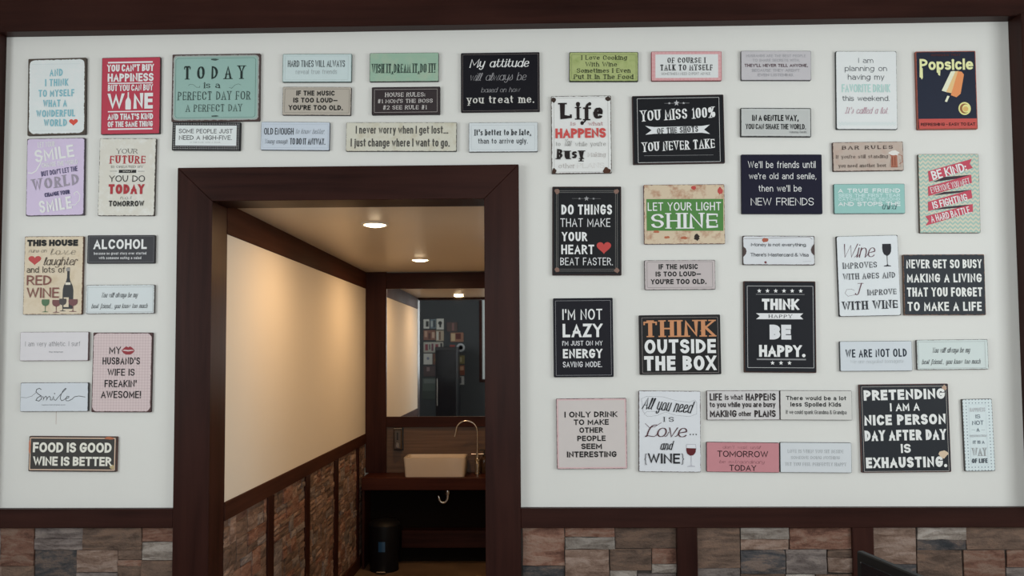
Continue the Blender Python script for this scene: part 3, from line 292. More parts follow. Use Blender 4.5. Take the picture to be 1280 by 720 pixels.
# visible cladding stones: x0, z0, x1, z1, kind of stone
STONES = [(-2.211, 0.78, -2.069, 0.939, 'rust'), (-2.207, 0.705, -2.066, 0.78, 'brown'), (-2.38, 0.806, -2.208, 0.939, 'grey'), (-2.377, 0.705, -2.204, 0.806, 'tan'), (-2.069, 0.891, -1.863, 0.939, 'grey'), (-2.068, 0.846, -1.862, 0.892, 'grey'), (-2.067, 0.705, -1.885, 0.846, 'slate'), (-1.864, 0.845, -1.617, 0.939, 'brown'), (-1.889, 0.754, -1.716, 0.846, 'tan'), (-1.718, 0.806, -1.616, 0.846, 'brown'), (-1.717, 0.78, -1.616, 0.806, 'rust'), (-1.716, 0.705, -1.614, 0.78, 'brown'), (-1.618, 0.878, -1.48, 0.939, 'rust'), (-1.618, 0.803, -1.479, 0.878, 'pale'), (-1.616, 0.705, -1.477, 0.803, 'brown'), (-1.887, 0.705, -1.714, 0.754, 'grey'), (-0.037, 0.78, 0.136, 0.939, 'rust'), (-0.038, 0.705, 0.134, 0.78, 'slate'), (0.137, 0.896, 0.342, 0.939, 'rust'), (0.137, 0.848, 0.342, 0.896, 'pale'), (0.136, 0.705, 0.317, 0.848, 'tan'), (0.343, 0.851, 0.592, 0.939, 'brown'), (0.319, 0.761, 0.49, 0.851, 'brown'), (0.491, 0.787, 0.591, 0.851, 'rust'), (0.49, 0.751, 0.591, 0.787, 'pale'), (0.318, 0.705, 0.43, 0.761, 'pale'), (0.432, 0.705, 0.589, 0.751, 'grey'), (0.675, 0.771, 0.85, 0.939, 'brown'), (0.672, 0.705, 0.848, 0.771, 'grey'), (0.853, 0.889, 1.049, 0.939, 'pale'), (0.852, 0.844, 1.048, 0.889, 'tan'), (0.851, 0.748, 1.033, 0.844, 'slate'), (0.849, 0.705, 1.031, 0.748, 'brown'), (1.05, 0.847, 1.303, 0.939, 'rust'), (1.035, 0.748, 1.2, 0.847, 'grey'), (1.203, 0.815, 1.302, 0.847, 'brown'), (1.202, 0.755, 1.3, 0.815, 'tan'), (1.033, 0.705, 1.15, 0.748, 'pale'), (1.152, 0.705, 1.298, 0.748, 'brown'), (1.385, 0.787, 1.561, 0.939, 'tan'), (1.381, 0.705, 1.557, 0.787, 'slate'), (1.565, 0.885, 1.762, 0.939, 'pale'), (1.564, 0.844, 1.76, 0.886, 'slate'), (1.562, 0.705, 1.742, 0.844, 'brown'), (1.763, 0.844, 2.05, 0.939, 'brown'), (1.748, 0.705, 1.914, 0.844, 'rust'), (1.92, 0.774, 2.048, 0.844, 'rust'), (1.917, 0.705, 2.044, 0.774, 'grey')]
SCREEN_A = -80.0
SCREEN_Z = 1.150
# ================================================================ THE SETTING
LX = -1.330            # left side of the doorway and hallway
RX = -0.187            # right side of the doorway
FY = 3.15              # far wall of the hallway
HC = 2.318             # hallway ceiling
XL, XR, YB, ZC = -3.4, 3.4, -5.8, 3.35   # dining room
RT, RB = 1.018, 0.940  # dado rail top and bottom

# wall with the signs: cream plaster around the doorway
bm = bmesh.new()
box(bm, XL, -1.40, 0.0, .13, RT - .02, ZC); box(bm, -.10, XR, 0.0, .13, RT - .02, ZC); box(bm, -1.40, -.10, 0, .13, 2.37, ZC)
wall_back = from_bm('wall_back', bm, M_wall, kind='structure')
tag(wall_back, 'cream plaster wall covered in tin signs around the doorway')
# its stone-clad dado (backing; stones are its parts)
bm = bmesh.new()
box(bm, XL, -1.40, .0, .13, 0, RT - .02); box(bm, -.10, XR, .0, .13, 0, RT - .02)
dado = from_bm('wall_dado', bm, M_mortar, kind='structure')

stone_cache = {}
def stone_mesh(w, h, d, key):
    k = (round(w, 3), round(h, 3), round(d, 4), key)
    if k in stone_cache: return stone_cache[k]
    rnd = random.Random(int(w * 9973) + int(h * 7919) * 31 + ord(key[0]))
    nx = max(2, min(5, int(w / .045))); nz = 2 if h < .08 else 3
    bm = bmesh.new(); g = []
    for j in range(nz + 1):
        row = []
        for i in range(nx + 1):
            e = i in (0, nx) or j in (0, nz)
            x = (i / nx - .5) * w + (0 if e else rnd.uniform(-.2, .2) * w / nx)
            z = (j / nz - .5) * h + (0 if e else rnd.uniform(-.2, .2) * h / nz)
            if e: x += rnd.uniform(-.0014, .0014); z += rnd.uniform(-.0016, .0016)
            y = -d + (rnd.uniform(.002, .006) if e else rnd.uniform(-.004, .003))
            row.append(bm.verts.new((x, y, z)))
        g.append(row)
    for j in range(nz):
        for i in range(nx): bm.faces.new((g[j][i], g[j][i + 1], g[j + 1][i + 1], g[j + 1][i]))
    ring = [g[0][i] for i in range(nx + 1)] + [g[j][nx] for j in range(1, nz + 1)] + [g[nz][i] for i in range(nx - 1, -1, -1)] + [g[j][0] for j in range(nz - 1, 0, -1)]
    back = [bm.verts.new((v.co.x, .0, v.co.z)) for v in ring]
    n = len(ring)
    for i in range(n): bm.faces.new((ring[i], back[i], back[(i + 1) % n], ring[(i + 1) % n]))
    me = D.meshes.new('stone'); bm.normal_update(); bm.to_mesh(me); bm.free(); me.materials.append(SM[key])
    stone_cache[k] = me
    return me
def stone(x0, z0, x1, z1, key, parent, M=None, d=None):
    gp = .0022; w, h = x1 - x0 - gp, z1 - z0 - gp
    if w < .012 or h < .012: return
    me = stone_mesh(w, h, d or random.choice((.010, .013, .016, .019, .014)), key)
    o = link_mesh('stone', me, None, parent)
    p = Vector(((x0 + x1) / 2, 0, (z0 + z1) / 2))
    if M is None: o.location = p
    else: o.matrix_local = M @ Matrix.Translation(p)
KEYS = ['rust', 'brown', 'grey', 'slate', 'pale', 'tan', 'brown', 'grey', 'tan', 'rust']
def ledger(x0, x1, z0, z1, parent, M=None, rnd=random, s=1.0, KEYS=KEYS):
    """random ashlar ledger cladding filling a rectangle from the top downwards"""
    z = z1
    while z - z0 > .01:
        band = min(rnd.choice((.16, .19, .14)) * s, z - z0)
        if z - z0 - band < .06 * s: band = z - z0
        x = x0
        while x1 - x > .01:
            w = min(rnd.choice((.15, .19, .22, .26, .12)) * s, x1 - x)
            if x1 - x - w < .05 * s: w = x1 - x
            r = rnd.random()
            if r < .35: stone(x, z - band, x + w, z, rnd.choice(KEYS), parent, M)
            elif r < .75:
                q = band * rnd.choice((.33, .5, .62)); stone(x, z - q, x + w, z, rnd.choice(KEYS), parent, M); stone(x, z - band, x + w, z - q, rnd.choice(KEYS), parent, M)
            else:
                a, b = band * .3, band * .62
                stone(x, z - a, x + w, z, rnd.choice(KEYS), parent, M); stone(x, z - b, x + w, z - a, rnd.choice(KEYS), parent, M); stone(x, z - band, x + w, z - b, rnd.choice(KEYS), parent, M)
            x += w
        z -= band
for s_ in STONES: stone(*s_, dado)
rr = random.Random(3)
ZV = min(s_[1] for s_ in STONES)
for xa, xb in ((-2.16, -1.48), (-.04, .591), (.674, 1.298), (1.383, 2.00)):
    ledger(xa, xb, .10, ZV, dado, rnd=rr)
for xa, xb in ((XL + .02, -2.30), (2.13, XR - .02)): ledger(xa, xb, .10, RB, dado, rnd=rr)

def trim(name, dims, mat, bev=.002, **kw): return bx(name, dims, mat, bev=bev, kind='structure', **kw)
trim('trim_1', (XL, -1.479, -.03, 0, RB, RT), M_woodx)             # dado rail, left
trim('trim_2', (-.042, XR, -.03, 0, RB - .002, RT), M_woodx)       # dado rail, right
trim('trim_3', (.591, .674, -.028, 0, .10, RB), M_woodz)           # dado posts
trim('trim_4', (1.298, 1.383, -.028, 0, .10, RB), M_woodz)
trim('trim_5', (XL, XR, -.06, 0, 3.024, ZC), M_woodx)              # beam over the signs
trim('trim_6', (-2.40, -2.243, -.05, 0, RT, 3.024), M_woodz)       # post, far left
trim('trim_7', (2.009, 2.17, -.09, 0, RT, 3.024), M_woodz)         # post, far right
trim('baseboard_back', (XL, -1.479, -.032, 0, 0, .10), M_woodx)
trim('baseboard_right', (-.042, XR, -.032, 0, 0, .10), M_woodx)

# doorway casing: two jambs and a header
bx('hairline_crack', (-1.9935, -1.9925, -.0006, 0, 1.365, 1.435), new_mat('crack_stain', (.42, .26, .22, 1), .8), wall_back)
d1 = empty('door_1', (0, 0, 0), kind='structure', label='dark brown wooden casing of the open doorway')
def slab(name, pts, y0, y1, mat, parent):
    bm = bmesh.new(); f = bm.faces.new([bm.verts.new((x, y0, z)) for x, z in pts])
    e = bmesh.ops.extrude_face_region(bm, geom=[f])
    for v in [g for g in e['geom'] if isinstance(g, bmesh.types.BMVert)]: v.co.y = y1
    bmesh.ops.recalc_face_normals(bm, faces=bm.faces)
    bmesh.ops.bevel(bm, geom=list(bm.edges), offset=.0018, segments=1, affect='EDGES')
    return from_bm(name, bm, mat, parent)
slab('jamb', [(-1.479, 0), (LX, 0), (LX, 2.297), (-1.479, 2.440)], -.03, .142, M_woodz, d1)
slab('jamb', [(RX, 0), (-.042, 0), (-.042, 2.438), (RX, 2.295)], -.03, .142, M_woodz, d1)
slab('header', [(-1.479, 2.4405), (LX, 2.2975), (RX, 2.2955), (-.042, 2.4385)], -.03, .142, M_woodx, d1)

# hallway shell
HR = .02
bx('floor', (XL, XR, YB, FY + .1, -.1, 0), M_floor, kind='structure')
bx('ceiling', (XL, XR, YB, .0, ZC, ZC + .1), M_ceil, kind='structure')
bx('hallway_ceiling', (LX - .2, HR + .1, .13, FY + .1, HC, HC + .08), M_hallceil, kind='structure')
bm = bmesh.new(); box(bm, LX - .12, LX - .002, .136, FY + .1, .97, HC); box(bm, LX - .12, LX - .016, .136, FY + .1, 0, .97)
from_bm('wall_hallway_left', bm, M_hallwall, kind='structure')
wl2 = D.objects['wall_hallway_left']
bx('wall_hallway_right', (HR, HR + .1, .136, FY + .1, 0, HC), M_hallwall, kind='structure')
bx('wall_hallway_end', (LX - .12, HR + .1, FY, FY + .1, 0, HC), M_hallwall, kind='structure')
trim('trim_8', (LX - .01, LX + .004, .136, FY - .02, 2.183, HC), M_woody)      # ceiling beam along the hallway
trim('trim_9', (LX - .01, LX + .006, .136, FY - .02, .933, 1.013), M_woody)    # rail along the hallway
trim('baseboard_left', (LX - .01, LX + .006, .136, FY - .02, 0, .09), M_woody)
HP = [(.716, .813), (1.401, 1.491), (2.101, 2.206), (2.807, 2.876)]
for i, (a, b) in enumerate(HP): trim('trim_%d' % (10 + i), (LX - .01, LX + .004, a, b, .09, .933), M_woodz)
MH = Matrix.Translation((LX - .0145, 0, 0)) @ Matrix.Rotation(PI / 2, 4, 'Z')     # local x -> +Y, local -y -> +X
edges = [.136] + [v for ab in HP for v in ab] + [FY - .02]
rr = random.Random(11)
for a, b in zip(edges[0::2], edges[1::2]): ledger(a, b, .09, .933, wl2, MH, rr, .62, ['rust', 'brown', 'tan', 'brown', 'tan', 'grey'])

# end wall: posts, mirror frame, splashback
trim('trim_14', (LX, -1.162, FY - .035, FY, .70, HC), M_woodz)
trim('trim_15', (-1.162, HR, FY - .035, FY, 2.180, 2.312), M_woodx)
trim('trim_16', (-1.162, HR, FY - .035, FY, 1.064, 1.147), M_woodx)
trim('trim_17', (-.10, HR, FY - .035, FY, 1.147, 2.180), M_woodz)
bx('splashback', (-1.162, HR, FY - .012, FY, .70, 1.064), M_splash, kind='structure', bev=.001)
mir = bx('mirror', (-1.162, -.10, FY - .02, FY - .006, 1.147, 2.180), M_mirror, bev=.0)
tag(mir, 'large frameless mirror set in dark wood above the washbasin', 'mirror')

# dining room shell behind and beside the photographer (seen in the mirror)
def wall_with_window(name, axis, pos, thick, a0, a1, w0, w1, z0, z1, mat):
    bm = bmesh.new()
    def b(u0, u1, za, zb):
        if axis == 'x': box(bm, u0, u1, min(pos, pos + thick), max(pos, pos + thick), za, zb)
        else: box(bm, min(pos, pos + thick), max(pos, pos + thick), u0, u1, za, zb)
    b(a0, w0, 0, ZC); b(w1, a1, 0, ZC); b(w0, w1, 0, z0); b(w0, w1, z1, ZC)
    return from_bm(name, bm, mat, kind='structure')
wall_with_window('wall_left', 'y', XL, -.15, YB, .0, -3.8, -1.4, 1.1, 2.9, M_wall)
wall_with_window('wall_right', 'y', XR, .15, YB, .0, -3.8, -1.2, 1.1, 2.9, M_wall)
wall_with_window('wall_front', 'x', YB, -.15, XL, XR, -.98, 2.3, 1.1, 2.9, M_slate)
M_pane = emit('daylit_window_pane', (.38, .43, .43), .25)
def window(name, axis, pos, sgn, a0, a1, z0, z1):
    w = empty(name, kind='structure')
    def part(nm, u0, u1, za, zb, d0, d1, mat):
        y0, y1 = sorted((pos + sgn * d0, pos + sgn * d1))
        dims = (u0, u1, y0, y1, za, zb) if axis == 'x' else (y0, y1, u0, u1, za, zb)
        bx(nm, dims, mat, w, .002)
    for u0, u1, za, zb in ((a0, a0 + .06, z0, z1), (a1 - .06, a1, z0, z1), (a0 + .06, a1 - .06, z0, z0 + .06), (a0 + .06, a1 - .06, z1 - .06, z1)):
        part('frame', u0, u1, za, zb, .01, .09, M_woodz)
    m = (a0 + a1) / 2; part('mullion', m - .03, m + .03, z0 + .06, z1 - .06, .02, .08, M_woodz)
    part('pane', a0 + .06, m - .03, z0 + .06, z1 - .06, .045, .055, M_pane); part('pane', m + .03, a1 - .06, z0 + .06, z1 - .06, .045, .055, M_pane)
window('window_1', 'y', XL, -1, -3.8, -1.4, 1.1, 2.9)
window('window_2', 'y', XR, 1, -3.8, -1.2, 1.1, 2.9)
window('window_3', 'x', YB, -1, -.98, 2.3, 1.1, 2.9)

# ================================================================ HALLWAY FITTINGS
M_lampglow = emit('warm_lamp_diffuser', (1.0, .80, .52), 14)
M_lampring = new_mat('white_lamp_ring', (.75, .70, .62, 1), .4)
def downlight(x, y, label):
    t = empty('ceiling_downlight', (x, y, HC), label=label, cat='light', group='round downlights in the hallway ceiling')
    bm = bmesh.new(); n = 28
    prof = [(.055, -.002), (.057, -.008), (.068, -.008), (.072, -.003), (.072, 0)]
    lathe(bm, prof, n=n, close=False); from_bm('rim', bm, M_lampring, t, True)
    bm = bmesh.new(); lathe(bm, [(.001, -.017), (.026, -.0155), (.045, -.011), (.055, -.004), (.055, -.001)], n=n); from_bm('diffuser', bm, M_lampglow, t)
    l = D.lights.new('lamp', 'AREA'); l.shape = 'DISK'; l.size = .10; l.energy = LAMP_W; l.color = (1.0, .61, .30)
    o = D.objects.new('lamp', l); COL.objects.link(o); o.parent = t; o.location = (0, 0, -.026)
LAMP_W = 5.9
downlight(-.79, .72, 'round warm downlight nearest the doorway in the hallway ceiling')
downlight(-.77, 2.27, 'round warm downlight nearest the mirror in the hallway ceiling')

ct = empty('vanity_counter', (-.65, FY - .15, 0), label='thick dark red wooden counter under the washbasin', cat='counter')
ox, oy = .65, -(FY - .15)
def cb(nm, dims, mat, bev=.003): return bx(nm, (dims[0] + ox, dims[1] + ox, dims[2] + oy, dims[3] + oy, dims[4], dims[5]), mat, ct, bev)
CY = FY - .30
cb('countertop', (LX + .025, HR, CY, FY - .012, .605, .700), M_counter, .004)
cb('back_panel', (LX + .03, HR, FY - .03, FY - .001, .0, .60), new_mat('near_black_panel', (.006, .004, .003, 1), .8, spec=.1), .001)
cb('lower_shelf', (-1.02, HR, FY - .14, FY - .031, .13, .265), M_woodx, .003)
cb('side_panel', (LX + .026, LX + .045, CY + .02, FY - .031, .0, .60), M_woodz, .002)

# basin: tapering trough with a rim and a hollow
bs = empty('washbasin', (-.745, FY - .155, .701), label='white rectangular ceramic vessel basin on the counter', cat='basin')
bm = bmesh.new()
def rect_ring(hx, hy, z, r=.02, n=4):
    out = []
    for cx_, cy_, a0 in ((hx - r, hy - r, 0), (-hx + r, hy - r, PI / 2), (-hx + r, -hy + r, PI), (hx - r, -hy + r, 1.5 * PI)):
        for k in range(n + 1):
            a = a0 + PI / 2 * k / n; out.append(bm.verts.new((cx_ + r * math.cos(a), cy_ + r * math.sin(a), z)))
    return out
rings = [rect_ring(.230, .112, 0), rect_ring(.237, .119, .10), rect_ring(.240, .122, .140), rect_ring(.240, .122, .148), rect_ring(.226, .109, .148),
         rect_ring(.218, .102, .12), rect_ring(.200, .085, .03), rect_ring(.05, .03, .022)]
for a, b in zip(rings, rings[1:]):
    n_ = len(a)
    for k in range(n_): bm.faces.new((a[k], a[(k + 1) % n_], b[(k + 1) % n_], b[k]))
bm.faces.new(rings[0][::-1]); bm.faces.new(rings[-1])
from_bm('bowl', bm, M_white_glaze, bs, True)
bm = bmesh.new(); lathe(bm, [(.001, .026), (.016, .0265), (.02, .024), (.02, .018)], n=20); from_bm('drain', bm, M_chrome, bs, True)

# gooseneck tap on its stand
fx, fy = -.423, FY - .13
tp = empty('gooseneck_tap', (fx, fy, .701), label='tall thin chrome gooseneck tap right of the basin', cat='tap')
bm = bmesh.new(); lathe(bm, [(.026, 0), (.026, .006), (.017, .012), (.0155, .10), (.02, .105), (.02, .125), (.010, .13), (.010, .14)], n=20); from_bm('body', bm, M_chrome, tp, True)
bm = bmesh.new()
R_ = .084; pts = [(0, 0, .13), (0, 0, .20), (0, 0, .27), (0, 0, .32)] + [(-R_ + R_ * math.cos(a), 0, .335 + R_ * math.sin(a)) for a in [PI * k / 14 for k in range(15)]][0:]
pts += [(-2 * R_ - .006, 0, .31), (-2 * R_ - .010, 0, .295)]
tube(bm, pts, .0058, 12); from_bm('spout', bm, M_chrome, tp, True)
bm = bmesh.new(); tube(bm, [(-.045, 0, .158), (.05, 0, .158)], .0055, 10); tube(bm, [(0, 0, .135), (0, 0, .165)], .013, 14)
from_bm('cross_handle', bm, M_chrome, tp, True)
bm = bmesh.new(); tube(bm, [(0, -.012, .118), (0, -.036, .10), (0, -.040, .085)], .008, 10); from_bm('side_outlet', bm, M_chrome, tp, True)

# wall soap dispenser
sd = empty('soap_dispenser', (-1.064, FY - .012, .885), label='narrow steel soap dispenser on the wall left of the basin', cat='dispenser')
bx('body', (-.032, .032, -.062, 0, .0, .165), new_mat('dark_steel', (.16, .13, .11, 1), .3, .9), sd, .008, True)
bx('back_plate', (-.040, .040, -.008, 0, -.008, .176), M_black, sd, .002)
bx('lid', (-.034, .034, -.064, -.001, .166, .176), M_chrome, sd, .003)
bx('push_lever', (-.011, .011, -.078, -.062, .018, .06), M_chrome, sd, .003)
bx('level_window', (-.006, .006, -.0635, -.0615, .08, .14), M_black, sd)

# dark bottle behind the tap
bt = empty('pump_bottle', (-.372, FY - .07, .701), label='small dark pump bottle beside the tap at the counter end', cat='bottle')
M_darkglass = new_mat('brown_bottle_glass', (.05, .028, .016, 1), .1)
bm = bmesh.new(); lathe(bm, [(.028, 0), (.031, .006), (.031, .10), (.026, .118), (.012, .128), (.012, .14)], n=20); from_bm('body', bm, M_darkglass, bt, True)
bm = bmesh.new(); lathe(bm, [(.014, .14), (.014, .155), (.005, .157), (.005, .185)], n=14); tube(bm, [(0, 0, .182), (-.03, 0, .184), (-.036, 0, .178)], .005, 8); from_bm('pump', bm, M_black, bt, True)

# drain trap under the counter
dp = empty('drain_trap', (-.69, FY - .16, .603), label='chrome curved drain trap hanging beneath the counter', cat='pipe')
bm = bmesh.new()
pts = [(.035, 0, 0), (.035, 0, -.07)] + [(.035 * math.cos(a) , 0, -.07 + .048 * math.sin(a)) for a in [-PI * k / 10 for k in range(1, 11)]] + [(-.035, .02, -.055), (-.035, .115, -.05)]
tube(bm, pts, .012, 12); from_bm('pipe', bm, M_chrome, dp, True)
bm = bmesh.new(); lathe(bm, [(.018, -.035), (.02, -.03), (.02, -.008), (.018, 0)], c=(.035, 0, -.02), n=16); from_bm('collar', bm, M_chrome, dp, True)

# pedal bin
M_binblack = new_mat('bin_black', (.004, .004, .005, 1), .5, spec=.2)
pb = empty('pedal_bin', (-1.13, CY + .02, 0), label='black pedal bin with a blue sticker under the counter', cat='bin')
bm = bmesh.new(); lathe(bm, [(.105, .012), (.108, .02), (.118, .32), (.118, .335)], n=28); from_bm('body', bm, M_binblack, pb, True)
bm = bmesh.new(); lathe(bm, [(.122, .336), (.122, .348), (.10, .372), (.05, .385), (.002, .388)], n=28); from_bm('lid', bm, M_binblack, pb, True)
bm = bmesh.new(); lathe(bm, [(.11, 0), (.11, .012), (.104, .012)], n=28); from_bm('base_ring', bm, M_binblack, pb, True)
bx('pedal', (-.035, .035, -.15, -.10, .012, .022), M_chrome, pb, .003)
bm = bmesh.new(); nn = 6
vs = [[bm.verts.new((.1165 * math.sin(a), -.1165 * math.cos(a), z)) for a in [-.22 + .44 * k / nn for k in range(nn + 1)]] for z in (.16, .235)]
for k in range(nn): bm.faces.new((vs[0][k], vs[0][k + 1], vs[1][k + 1], vs[1][k]))
from_bm('sticker', bm, new_mat('blue_sticker', (.01, .055, .13, 1), .4), pb, label='blue sticker')

# ================================================================ FOREGROUND SCREEN AND ITS TABLE
tb = empty('service_table', (1.15, -1.75, 0), label='dark wooden table below the picture edge carrying the black screen', cat='table')
bx('tabletop', (-.42, .42, -.55, .42, .72, .755), M_woodx, tb, .004)
for sx in (-.37, .37):
    for sy in (-.5, .37): bx('leg', (sx - .025, sx + .025, sy - .025, sy + .025, 0, .72), M_woodz, tb, .003)
scn = empty('black_screen', (.885, -1.60, .756), rot=(0, 0, math.radians(SCREEN_A)), label='black flat screen corner in the right foreground, seen edge-on', cat='screen')
# local: x runs along the screen away from its far corner, y is thickness (front at -y)
HS = SCREEN_Z - .756
bx('bezel', (-.33, .33, -.012, .006, .07, HS), M_bezel, scn, .003)
bx('panel', (-.308, .308, -.0145, -.0118, .092, HS - .022), M_blackgloss, scn, .001)
bx('inner_edge', (-.312, .312, -.0135, -.0115, HS - .026, HS - .0235), new_mat('grey_edge_line', (.16, .16, .17, 1), .4), scn)
bx('stand', (-.03, .03, -.012, .02, .012, .09), M_black, scn, .003)
bx('foot', (-.14, .14, -.10, .10, 0, .012), M_black, scn, .004)

# ================================================================ THINGS SEEN IN THE MIRROR (on and along the slate wall)
def poster(x0, x1, z0, z1, base, marks, label):
    w, h = x1 - x0, z1 - z0
    t = empty('poster', ((x0 + x1) / 2, YB, z0), rot=(0, 0, PI), label=label, cat='poster', group='small pictures on the slate wall behind the photographer')
    bx('board', (-w / 2, w / 2, -.012, 0, 0, h), new_mat('poster_board', (*[v * .6 for v in lin(base)], 1), .5), t, .001)
    bm_by = {}
    for kind, c, a, b_, cc, d in marks:
        bmx = bm_by.setdefault(c, bmesh.new())
        if kind == 'r': box(bmx, (a - .5) * w, (cc - .5) * w, -.0128, -.0121, b_ * h, d * h)
        else:
            tube(bmx, [((a - .5) * w, -.0121, b_ * h), ((a - .5) * w, -.0128, b_ * h)], cc * w, 16)
    for c, bmx in bm_by.items(): from_bm('picture', bmx, new_mat('poster_ink', (*[v * .6 for v in lin(c)], 1), .5), t)
W_, K_ = 'd8d8d0', '202022'
poster(-1.92, -1.81, 2.14, 2.32, '7a8a94', [('r', '3a4650', .1, .1, .5, .9), ('r', 'b0b8b8', .55, .2, .9, .8)], 'grey-blue picture in the top row left of the white one')
poster(-2.05, -1.94, 2.14, 2.32, W_, [('r', K_, .1, .2, .6, .8)], 'white picture with black block at the outer end of the top row')
poster(-1.80, -1.66, 2.12, 2.33, W_, [('c', K_, .5, .6, .27, 0), ('r', K_, .35, .2, .6, .5)], 'white picture with black head silhouette in the top row')
poster(-2.05, -1.82, 1.92, 2.11, '8a5a4a', [('r', 'c8a890', .08, .2, .3, .8), ('r', '5a3028', .4, .1, .6, .7), ('r', 'c09880', .7, .3, .92, .9)], 'reddish brown wide picture under the top row')
poster(-1.81, -1.66, 1.90, 2.10, 'b8a890', [('r', '6a4030', .4, .1, .6, .9), ('r', W_, .7, .1, .9, .9)], 'tan picture with dark bar under the head silhouette')
poster(-2.05, -1.67, 1.68, 1.88, 'b8b4a8', [('r', '8a3040', .25, .2, .4, .8), ('r', '70304a', .5, .15, .6, .85), ('r', '404048', .66, .3, .72, .8), ('r', '903848', .78, .2, .92, .8), ('r', K_, .05, .1, .15, .9)], 'long pale picture of red figures in the third row')
poster(-2.05, -1.88, 1.45, 1.66, W_, [('c', '8a90a8', .5, .55, .16, 0)], 'white picture with small blue emblem in the fourth row')
poster(-1.87, -1.69, 1.45, 1.66, '7a4a34', [('c', 'c8a838', .5, .4, .3, 0)], 'brown picture with yellow oval in the fourth row')
poster(-2.05, -1.76, 1.22, 1.42, '4a3434', [('r', '8a7070', .6, .5, .8, .9)], 'dull maroon picture in the fifth row')
poster(-2.07, -1.64, .78, 1.19, '4a5850', [('r', '33403a', 0, 0, 1, .4), ('r', '6a7470', .05, .75, .95, .95)], 'large murky green landscape picture low on the slate wall')
poster(-1.60, -1.40, 2.08, 2.26, '5a4440', [('r', '8a6460', .3, .1, .5, .9)], 'small dark picture at the top of the right group')
poster(-1.53, -1.28, 1.88, 2.06, 'a07058', [('r', '602018', .2, .3, .6, .9), ('r', 'd0b890', .65, .1, .95, .9)], 'orange picture with cream edge in the right group')
poster(-1.58, -1.24, 1.68, 1.86, '3a4448', [('c', 'c8ccd0', .28, .5, .24, 0), ('c', '3a4448', .28, .5, .13, 0.01), ('r', 'a04038', .6, .3, .9, .8)], 'dark picture with pale ring in the right group')
poster(-1.44, -1.26, 1.46, 1.62, '8a8050', [('r', 'c8c098', .3, .2, .7, .8)], 'small olive picture at the foot of the right group')
fr = empty('drinks_fridge', (-1.55, YB + .36, 0), rot=(0, 0, PI), label='tall black drinks fridge against the slate wall', cat='fridge')
bx('cabinet', (-.20, .20, -.30, .34, .06, 1.78), M_black, fr, .008)
bx('door', (-.19, .19, -.33, -.302, .14, 1.72), M_blackgloss, fr, .004)
bx('handle', (.15, .162, -.37, -.345, .7, 1.2), M_chrome, fr, .004)
bx('plinth', (-.19, .19, -.28, .3, 0, .06), M_black, fr)
poster(-1.44, -1.26, 1.24, 1.43, '8a4a34', [('r', 'd0a080', .1, .5, .5, .9), ('r', '4a2a20', .55, .1, .9, .6)], 'orange brown picture beside the black fridge')
poster(-1.44, -1.27, 1.06, 1.22, 'c0c0bc', [('r', '4a4a52', .3, .15, .5, .9)], 'white picture with grey bar beside the black fridge')
